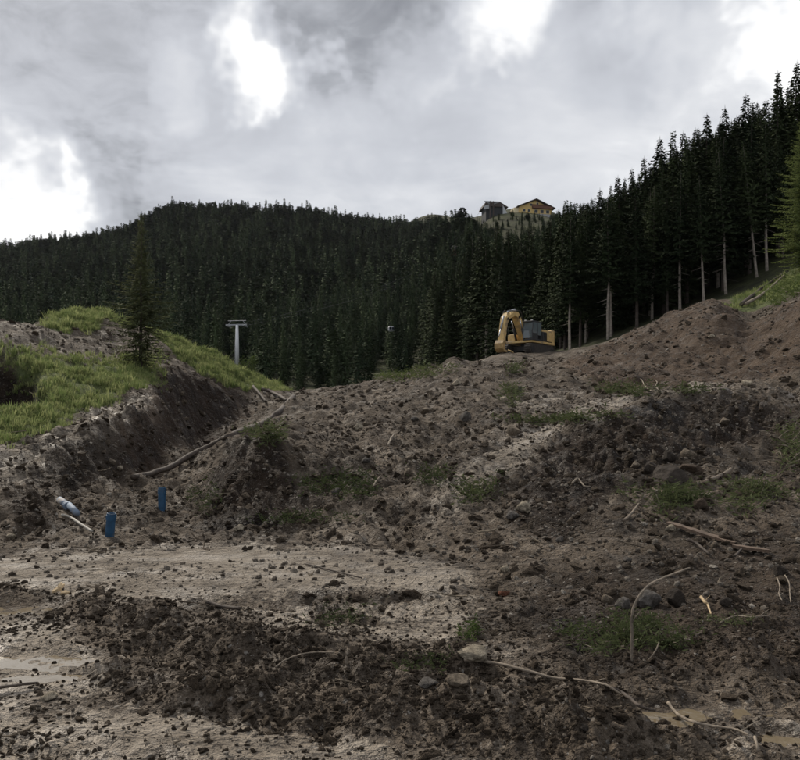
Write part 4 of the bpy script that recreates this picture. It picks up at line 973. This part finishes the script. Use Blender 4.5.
# ------------------------------------------------------------------ rocks that can be told apart
tones = {'pale': [(.50, .43, .32), (.56, .48, .36)], 'tan': [(.27, .22, .165), (.33, .27, .20)], 'grey': [(.17, .155, .14), (.22, .20, .18)], 'dark': [(.055, .045, .037), (.085, .07, .058)], 'brown': [(.10, .072, .052), (.13, .095, .07)], 'brick': [(.27, .11, .065), (.32, .13, .08)]}
ROCKM = {k: stone_mat('rock_' + k, v, .85) for k, v in tones.items()}
RK = {k: [withmat(rock_mesh('rock', 900 + 10 * i + j, 3, .28, .8, 7), ROCKM[k]) for j in range(3)] for i, k in enumerate(tones)}
rocks = [(524, 513, 15, 11, 'pale', 'pale yellowish boulder, the brightest stone on the middle mound'), (513, 519, 12, 9, 'grey', 'grey stone touching the brightest yellowish boulder'),
 (514, 435, 13, 11, 'tan', 'tan blocky stone at the left end of the green strip on the mound'), (465, 423, 13, 9, 'grey', 'rounded grey stone beside the pale track on the mound'),
 (504, 403, 7, 7, 'pale', 'small pale stone below the weeds near the mound crest'), (527, 400, 10, 6, 'tan', 'flat tan stone right of the weeds near the mound crest'), (519, 392, 6, 6, 'grey', 'small grey stone above the flat tan one near the mound crest'),
 (569, 400, 8, 8, 'tan', 'upright tan stone near the right end of the mound plateau'), (457, 385, 9, 7, 'pale', 'pale stone just under the dark crest of the mound'), (426, 413, 13, 6, 'tan', 'flat tan slab high on the left part of the mound'),
 (415, 422, 8, 5, 'grey', 'small grey stone just below the flat tan slab on the mound'), (358, 430, 11, 8, 'pale', 'pale stone on the upper left flank of the mound'), (366, 426, 7, 6, 'tan', 'small tan stone right of the pale one on the left flank'),
 (408, 478, 11, 7, 'tan', 'tan stone at the lower left edge of the pale track'), (366, 464, 10, 6, 'grey', 'grey stone half sunk in the middle of the left flank'), (336, 495, 10, 6, 'grey', 'grey stone above the weeds at the foot of the left flank'), (325, 409, 8, 4, 'tan', 'flat tan stone close to the saddle below the forest'),
 (608, 603, 12, 11, 'tan', 'round tan stone, leftmost of the row behind the bent sapling'), (623, 609, 17, 11, 'grey', 'grey stone second from left in the row behind the bent sapling'), (650, 607, 24, 20, 'grey', 'largest grey boulder, right behind the bent sapling stem'), (679, 606, 20, 18, 'dark', 'dark boulder right of the largest grey one'),
 (727, 608, 13, 9, 'dark', 'dark stone right of the pale split wood'), (780, 577, 15, 13, 'dark', 'muddy stone near the right edge above the looped twigs'), (690, 458, 16, 10, 'tan', 'tan stone at the top of the muddy rubble on the spoil heap'), (651, 473, 15, 12, 'dark', 'dark block left of the big muddy lump in the rubble'),
 (669, 462, 14, 11, 'dark', 'dark pointed block above the big muddy lump'), (677, 486, 40, 24, 'dark', 'big muddy lump, largest in the rubble on the spoil heap'), (636, 469, 11, 7, 'tan', 'tan stone at the left end of the rubble'), (693, 473, 26, 10, 'brown', 'brown slab right of the big muddy lump'),
 (702, 511, 16, 12, 'brown', 'brown block between the big lump and the long plank'), (654, 458, 7, 9, 'tan', 'small upright tan stone left of the pointed block'), (748, 386, 11, 7, 'pale', 'pale block on the crest of the near spoil heap'), (738, 398, 9, 7, 'tan', 'tan stone just below the pale block on the heap crest'),
 (671, 531, 11, 7, 'pale', 'pale stone chip at the upper end of the long plank'), (715, 547, 9, 6, 'tan', 'tan stone against the lower side of the long plank'), (458, 686, 24, 11, 'tan', 'flat tan slab in the foreground mud below the whitish stone'), (472, 659, 34, 11, 'pale', 'whitish mud-smeared stone at the thick end of the long foreground stick'),
 (428, 687, 18, 8, 'grey', 'flat grey stone left of the tan slab in the foreground'), (46, 702, 19, 7, 'pale', 'whitish flat stone by the left puddle'), (505, 572, 10, 7, 'pale', 'small whitish stone at the foot of the mound above the brick shard'), (506, 596, 22, 6, 'brick', 'reddish brick shard at the foot of the mound'),
 (628, 562, 9, 6, 'grey', 'grey stone on the lower slope above the row of boulders'), (560, 543, 9, 6, 'grey', 'grey stone on the bare lower slope of the spoil heap'), (418, 553, 14, 5, 'tan', 'flat tan stone where the mud flat meets the mound'), (586, 730, 12, 6, 'dark', 'dark stone at the bottom right of the churned mud'), (560, 700, 9, 5, 'tan', 'small tan stone under the long foreground stick'),
 (105, 533, 12, 8, 'tan', 'tan stone leaning on the tilted blue pipe'), (112, 466, 8, 6, 'tan', 'tan stone on the trench wall below the pale path'), (119, 472, 7, 4, 'pale', 'small pale stone on the trench wall'), (10, 540, 9, 5, 'pale', 'pale stone at the foot of the low hump by the left edge'), (238, 533, 11, 6, 'pale', 'pale stone at the foot of the steep dark mound face'),
 (725, 427, 13, 6, 'tan', 'long tan stone in the middle of the near heap face'), (660, 420, 7, 5, 'tan', 'small tan stone near the top of the near heap face'), (712, 338, 7, 4, 'pale', 'pale stone halfway up the reddish heap'), (632, 348, 7, 4, 'tan', 'tan stone on the left shoulder of the reddish heap'), (64, 338, 5, 4, 'pale', 'pale stone on the grey gravel bank')]
for k, (px, py, w, hh, tn, lb) in enumerate(rocks):
    p = gpt(px, py, 0, 34 if 'reddish heap' in lb else (36 if 'gravel bank' in lb else 1.4)); D = p.y; rx = w * .5 * D / F; rz_ = hh * .62 * D / F
    o = link('rock', RK[tn][k % 3], None, None, (p.x, p.y + rx * .3, p.z + rz_ * .42)); o.scale = (rx * 1.12, rx * 1.0, rz_ / .8); o.rotation_euler = (random.uniform(-.15, .15), random.uniform(-.15, .15), random.uniform(0, .8))
    tag(o, lb, 'stone', 'stones that stand out on the earthworks')

# ------------------------------------------------------------------ sticks, logs and planks
def stick(name, label, pts, r0, r1, mat, lift=None, dmin=1.4, cat='stick', group='sticks and roots in the mud', lie=True, side=None):
    P = [gpt(a, b, 0, dmin) for a, b in pts] if lie else [at(a, b, d) for a, b, d in pts]
    if lie:
        P = [p + Vector((0, 0, (r0 * .9 if lift is None else lift))) for p in P]
    Q = smooth_pts(P); n = len(Q); q = random.Random(len(label) * 7 + n)
    Q = [p + Vector((q.gauss(0, 1), q.gauss(0, 1), q.gauss(0, 1))) * r0 * .10 for p in Q]
    mb = MB().tube(Q, [(r0 + (r1 - r0) * i / (n - 1)) * q.uniform(.93, 1.07) for i in range(n)], 7)
    if side:
        for i, dx, dy, dz in side:
            b = Q[min(i, n - 1)]; mb.tube([b, b + Vector((dx, dy, dz)) * .55, b + Vector((dx * 1.1, dy, dz * .9))], [r1 * .9, r1 * .6, r1 * .3], 5)
    return tag(mb.build(name, mat, smooth=True), label, cat, group)
LP = [(133, 477), (150, 474), (170, 467), (190, 456), (210, 446), (232, 435), (254, 427), (270, 419), (282, 409), (294, 396)]
LG = [pix(p, q, None, 15) for p, q in LP]; LD = [math.exp(math.log(LG[0]) + (math.log(LG[-1]) - math.log(LG[0])) * k / 9) for k in range(10)]
for _ in range(3): LD = [min(d, g * .985) for d, g in zip(LD, LG)]; LD = [LD[0]] + [(LD[k - 1] + 2 * LD[k] + LD[k + 1]) / 4 for k in range(1, 9)] + [LD[-1]]
LD = [min(d, g * .985) for d, g in zip(LD, LG)]
stick('log', 'long thin bent tree trunk lying along the trench from floor to saddle', [(p, q, d) for (p, q), d in zip(LP, LD)], .075, .13, DARKWOOD, lie=False, cat='log', group='logs')
stick('log', 'short dark log leaning in the trench end, upper one', [(253, 390), (260, 397), (266, 406)], .10, .06, DARKWOOD, .15, 38, 'log', 'logs')
stick('log', 'dark log lying across the trench end, lower one beside the long bent trunk', [(262, 392), (275, 397), (287, 404)], .12, .07, DARKWOOD, .15, 38, 'log', 'logs')
stick('log', 'left one of the two pale fallen trunks on the green slope under the spruces', [(741, 309), (760, 293), (782, 270)], .16, .09, BARK, .25, 55, 'log', 'logs')
stick('log', 'right one of the two pale fallen trunks on the green slope under the spruces', [(746, 309), (764, 297), (784, 279)], .14, .08, DEADWOOD, .3, 55, 'log', 'logs')
stick('stick', 'long pale stick lying across the foreground mud, right of the whitish stone', [(464, 666), (490, 668), (520, 674), (552, 682), (585, 686), (606, 690), (622, 700)], .012, .006, DEADWOOD, .028, side=[(10, .02, .05, .05), (22, .06, -.03, .04)])
stick('stick', 'dark wet stick running on from the long pale stick towards the right puddle', [(612, 694), (625, 704), (640, 712), (655, 716)], .013, .007, DARKWOOD, .03)
stick('stick', 'pale curved stick below the right puddle', [(668, 708), (678, 720), (694, 729), (712, 732), (735, 735), (748, 742)], .010, .005, DEADWOOD, .028, side=[(22, .12, .05, .05)])
stick('stick', 'thin pale twig at the bottom right pointing down', [(755, 745), (757, 756), (758, 764)], .008, .005, DEADWOOD, .03)
D5 = pix(633, 662)
stick('sapling', 'bent bare sapling arching to the right in front of the grey boulders', [(631, 668, D5), (632, 640, D5), (632, 615, D5 + .02), (637, 600, D5 + .05), (648, 586, D5 + .1), (666, 577, D5 + .15), (690, 568, D5 + .25)], .011, .007, DEADWOOD, lie=False, cat='sapling', side=[(8, .05, 0, .09)])
stick('stick', 'thin twig leaning right at the foot of the bent sapling', [(629, 676, D5 - .1), (645, 664, D5), (655, 652, D5), (659, 642, D5 + .05)], .007, .004, DEADWOOD, lie=False)
stick('stick', 'orange split piece of wood right of the dark boulder', [(701, 602), (705, 607), (708, 613), (711, 619)], .015, .007, PALEWOOD, .03, side=[(5, .05, .02, .06)])
stick('stick', 'dark root on the slope just below the long plank', [(688, 543), (698, 549), (709, 558)], .022, .014, DARKWOOD, .04)
stick('stick', 'dark short stick right of the root below the plank', [(735, 561), (740, 555), (745, 549)], .016, .010, DARKWOOD, .05)
stick('stick', 'tan log piece lying beside the rubble on the near heap', [(705, 488), (717, 481), (731, 473)], .045, .038, MIDWOOD, .05)
stick('stick', 'pale stick left of the rubble on the near heap', [(624, 526), (631, 518), (639, 509)], .022, .014, MIDWOOD, .06)
stick('stick', 'pale forked root on the dark heap face right of the brightest boulder', [(572, 488), (578, 487), (584, 490), (590, 492)], .018, .010, DEADWOOD, .07, side=[(3, -.12, -.1, -.12)])
stick('stick', 'left dark stick of the pair by the left puddle', [(-12, 697), (10, 693), (38, 688)], .012, .008, DARKWOOD, .03)
stick('stick', 'dark flat stick on the pale mud in the middle', [(207, 606), (222, 609), (240, 612)], .018, .015, DARKWOOD, .02)
stick('stick', 'short pale twig standing up in the mud below the middle', [(346, 664, 5.45), (347, 656, 5.45), (348, 648, 5.47)], .010, .007, DEADWOOD, lie=False)
stick('stick', 'thin arched twig on the dark churned mud left of centre', [(276, 674), (285, 665), (300, 659), (318, 657), (334, 658)], .007, .004, DEADWOOD, .03)
stick('root', 'pale wavy root on the plateau above the near heap, left one', [(622, 383), (634, 381), (641, 384), (645, 391), (652, 396)], .03, .015, DEADWOOD, .15, 22, 'root')
stick('root', 'pale upright root on the plateau above the near heap, right one', [(652, 384), (657, 385), (656, 390), (659, 397)], .03, .015, DEADWOOD, .15, 22, 'root')
stick('stick', 'pale stick standing in the steep dark mound face', [(373, 490), (377, 486), (381, 482)], .02, .014, DEADWOOD, .06)
stick('stick', 'pale twig lying on the right foreground slope near the green sprig', [(720, 628), (735, 622), (752, 621), (770, 619)], .008, .005, DEADWOOD, .03, side=[(12, .08, .04, .05)])
stick('stick', 'pale twig looping down below the muddy stone at the right, left one', [(777, 584), (780, 592), (779, 600), (782, 606)], .007, .004, DEADWOOD, .05)
stick('stick', 'pale twig looping down below the muddy stone at the right, right one', [(785, 582), (789, 590), (790, 600), (791, 610)], .007, .004, DEADWOOD, .05)
stick('stick', 'pale twig on the left flank of the mound beside a clump of weeds', [(388, 451), (392, 443), (395, 437)], .025, .018, DEADWOOD, .08)
stick('stick', 'thin dark twig across the middle mud flat', [(305, 566), (330, 572), (362, 580)], .012, .008, DARKWOOD, .02)
stick('hose', 'thin pale hose curling out of the mud beside the grey-blue pipe', [(62, 520), (72, 524), (82, 530), (92, 538)], .022, .02, simple('pale_hose', (.32, .30, .26), .7, var=.2), .07, cat='hose')
def plank(label, a, b, w, th, mat, seed):
    A, B = gpt(*a), gpt(*b); d = (B - A); L = d.length; d.normalize(); n = Vector((-d.y, d.x, 0)).normalized(); up = d.cross(n); up = up if up.z > 0 else -up
    q = random.Random(seed); V = []; Fc = []; N_ = 9
    for i in range(N_):
        t = i / (N_ - 1); c = A + (B - A) * t + Vector((0, 0, .015)) + n * q.uniform(-.008, .008)
        ww = w * q.uniform(.86, 1.05) * (.6 if i in (0, N_ - 1) else 1)
        for s, u in ((-1, 0), (1, 0), (1, 1), (-1, 1)): V.append(tuple(c + n * s * ww / 2 + up * (th * u + q.uniform(-.004, .004))))
    for i in range(N_ - 1):
        for k in range(4): Fc.append((4 * i + k, 4 * i + (k + 1) % 4, 4 * i + 4 + (k + 1) % 4, 4 * i + 4 + k))
    Fc += [(0, 1, 2, 3), (4 * N_ - 4, 4 * N_ - 1, 4 * N_ - 2, 4 * N_ - 3)]
    return tag(MB().add(V, Fc).build('plank', mat), label, 'plank', 'broken planks')
plank('long brown weathered plank half buried on the slope of the near heap', (668, 526), (735, 546), .15, .03, PLANK, 1)
plank('short brown plank end continuing right of the long one', (732, 549), (769, 554), .13, .035, PLANK, 2)
# torn pale wood scrap on the mud at left
D = pix(56, 592); p = gpt(56, 594)
e = MB()
for k, (dx, dz, a, L) in enumerate(((-.03, .01, .5, .11), (.0, .03, -.6, .10), (.03, .02, 1.3, .09), (.05, .0, .1, .08))):
    d = Vector((math.cos(a), .25 * math.sin(3 * k), abs(math.sin(a)))) * L
    e.tube([p + Vector((dx, 0, dz)), p + Vector((dx, 0, dz)) + d * .6, p + Vector((dx, 0, dz)) + d], [.018, .026, .006], 5)
tag(e.build('wood_scrap', simple('fresh_wood', (.66, .50, .30), .8, var=.15)), 'torn pale yellow wood scrap on the mud flat at left', 'wood scrap')

# ------------------------------------------------------------------ pipes in the trench
BLUE = simple('blue_pipe', (.018, .070, .14), .5, var=.3, scale=9, dirt=(.085, .075, .06)); PLAST = simple('pale_blue_plastic', (.17, .22, .29), .7, var=.15, scale=5, dirt=(.30, .26, .22))
def pipe(px, py, top, w, tilt, label):
    p = gpt(px, py); r = w / 2 * p.y / F; h = (py - top) / F * p.y + .12
    e = empty('pipe_stub', p - Vector((0, 0, .12))); e.rotation_euler = tilt
    n = 16; V = []; Fc = []
    for rr, z in ((r, 0), (r, h), (r * .86, h), (r * .86, h * .25)):
        V += [(rr * math.cos(2 * math.pi * k / n), rr * math.sin(2 * math.pi * k / n), z) for k in range(n)]
    for q in range(3): Fc += [(q * n + k, q * n + (k + 1) % n, q * n + n + (k + 1) % n, q * n + n + k) for k in range(n)]
    Fc.append(tuple(3 * n + k for k in range(n)))
    MB().add(V, Fc).build('pipe', BLUE, e)
    MB().tube([(0, 0, h * .78), (0, 0, h * .94)], r * 1.12, 16).build('collar', BLUE, e)
    tag(e, label, 'pipe', 'blue pipes sticking out of the trench floor'); return e
pipe(162, 511, 489, 7.5, (0, 0, 0), 'upright blue pipe end standing in the trench floor, the farther one')
pipe(109, 537, 514, 9, (.1, .12, 0), 'dark blue pipe end tilted in the trench floor, the nearer one')
A, B = gpt(60, 506) + Vector((0, 0, .1)), gpt(77, 522) + Vector((0, 0, .08))
e = empty('plastic_pipe', A); tag(e, 'broken pale grey-blue plastic pipe lying on the left trench side', 'pipe')
d = B - A
MB().tube([(0, 0, 0), d * .45], .06, 14).build('pipe', PLAST, e, smooth=True); MB().tube([d * .52 + Vector((0, .03, .02)), d], .055, 14).build('broken_piece', PLAST, e, smooth=True)
MB().tube([d * .40, d * .50], .075, 14).build('sleeve', PLAST, e)

# ------------------------------------------------------------------ green litter: torn brush and weeds, patch by patch
def brush(px, py, w, hh, n, label, tall=.18, leaf=.06, mat=None, dmin=1.4, stems=6, cat='brush'):
    mat = mat or BRUSH; w *= 1.25; hh *= 1.3; n = int(n * .75); tall *= .9; q = random.Random(int(px * 31 + py)); c = gpt(px, py, 0, dmin)
    sc = c.y / F; V = []; Fc = []
    cl = [(q.gauss(0, .5) * w * .5, q.gauss(0, .45) * hh * .5) for _ in range(16)]
    stm = MB(); k_ = 0
    for _ in range(n):
        a, b = q.choice(cl); ax, by = px + a + q.gauss(0, .12) * w, py + b + q.gauss(0, .12) * hh
        g = gpt(ax, by, 0, dmin)
        if abs(g.y - c.y) > c.y * .35: continue
        p = g + Vector((0, q.uniform(-.5, .5) * sc * 8, abs(q.gauss(0, .5)) * tall + .01))
        u = Vector((q.gauss(0, 1), q.gauss(0, 1), q.gauss(.15, .5))).normalized(); v = u.orthogonal().normalized(); v.rotate(Matrix.Rotation(q.uniform(0, 6.28), 3, u)); v *= .10
        L = leaf * q.uniform(.8, 2.2); k = len(V)
        V += [p, p + (u * .5 + v) * L, p + u * L, p + (u * .5 - v) * L]; Fc.append((k, k + 1, k + 2, k + 3))
    e = empty('brush', c); me = bpy.data.meshes.new('foliage'); me.from_pydata([Vector(v) - c for v in V], [], Fc); link('foliage', me, mat, e)
    for _ in range(stems):
        a, b = q.choice(cl); s0 = gpt(px + a, py + b, 0, dmin)
        if abs(s0.y - c.y) > c.y * .35: continue
        s0 = s0 - c; d = Vector((q.gauss(0, 1), q.gauss(0, .6), abs(q.gauss(.3, .4)))).normalized() * tall * q.uniform(1.0, 2.6)
        stm.tube([s0 - Vector((0, 0, .02)), s0 + d * .5 + Vector((0, 0, tall * .2)), s0 + d], [leaf * .14, leaf * .1, leaf * .05], 4)
    if stm.v: stm.build('twigs', DEADWOOD, e)
    return tag(e, label, cat, 'green brush and weeds on the earthworks')
brush(618, 638, 78, 24, 2600, 'green fir brush lying in the foreground mud left of and under the bent sapling', .07, .035)
brush(655, 648, 50, 10, 500, 'thin green fir sprigs right of the bent sapling foot', .04, .03)
brush(473, 637, 16, 14, 380, 'small bright green sprig behind the whitish foreground stone', .07, .03, LEAF)
brush(425, 668, 40, 14, 300, 'flattened green weeds left of the whitish foreground stone', .03, .03)
brush(735, 625, 40, 8, 260, 'sparse green sprigs beside the pale twig at the right', .04, .03)
brush(680, 500, 60, 26, 1700, 'dark green brush below the tan log piece on the near heap', .10, .07)
brush(755, 492, 60, 26, 1300, 'dark green brush on the near heap towards the right edge', .10, .07)
brush(792, 452, 22, 32, 900, 'green twiggy shrub uprooted at the right edge', .30, .08, BRUSH, stems=30, cat='shrub')
brush(625, 391, 44, 12, 900, 'green brush with pale roots on the plateau behind the near heap', .25, .13, BRUSH, 20)
brush(560, 422, 80, 9, 1200, 'strip of green weeds along the pale track on the mound', .12, .10)
brush(508, 396, 22, 14, 700, 'upright weeds near the mound crest below the excavator', .22, .11)
brush(515, 370, 16, 12, 420, 'weed clump in the hollow right in front of the excavator bucket', .3, .14, BRUSH, 36)
brush(398, 377, 70, 8, 1800, 'line of leafy brush along the mound skyline left of the excavator', .35, .14, LEAF, 38, 14)
brush(425, 373, 30, 9, 700, 'highest leafy brush on the mound skyline', .4, .14, BRUSH, 38, 10)
brush(262, 434, 34, 16, 900, 'grassy green clump hanging beside the long bent trunk', .18, .10)
brush(345, 490, 60, 26, 1500, 'patch of green weeds on the lower left flank of the mound', .08, .07)
brush(300, 520, 60, 14, 700, 'thin green weeds at the foot of the dark mound face', .06, .06)
brush(470, 492, 44, 26, 900, 'green weeds between the pale track and the brightest boulder', .08, .07)
brush(430, 478, 36, 16, 500, 'green weeds at the left edge of the pale track', .07, .07)
brush(690, 392, 30, 8, 300, 'thin weeds just behind the crest of the near heap', .15, .10)
brush(205, 500, 26, 26, 420, 'weeds at the bottom left corner of the mound by the far blue pipe', .08, .07)
brush(150, 360, 26, 16, 600, 'shaggy grass and weeds round the foot of the lone spruce', .35, .16, GRASS, 36)
brush(205, 352, 40, 8, 700, 'dark leafy weeds along the top of the grass ridge', .3, .12, LEAF, 46)
brush(790, 290, 40, 26, 1600, 'bright green undergrowth at the right edge under the larch', .5, .25, LEAF, 55, 8)
brush(345, 618, 44, 18, 320, 'thin green weeds on the mud flat in the middle', .04, .035)

# ------------------------------------------------------------------ damp mountain air
hz = MB().box((100, 1150, 160), (6000, 2900, 345)).build('haze', None)
hm = bpy.data.materials.new('haze_air'); hm.use_nodes = True; ht = NT(hm.node_tree); ht.n.clear()
vol = ht.new('ShaderNodeVolumePrincipled', {'Color': (.86, .90, .95, 1), 'Density': 0.00002, 'Anisotropy': 0.2})
ht.l.new(vol.outputs[0], ht.new('ShaderNodeOutputMaterial').inputs['Volume'])
hz.data.materials.append(hm); tag(hz, 'thin damp haze over the valley and hills', 'haze', kind='stuff')
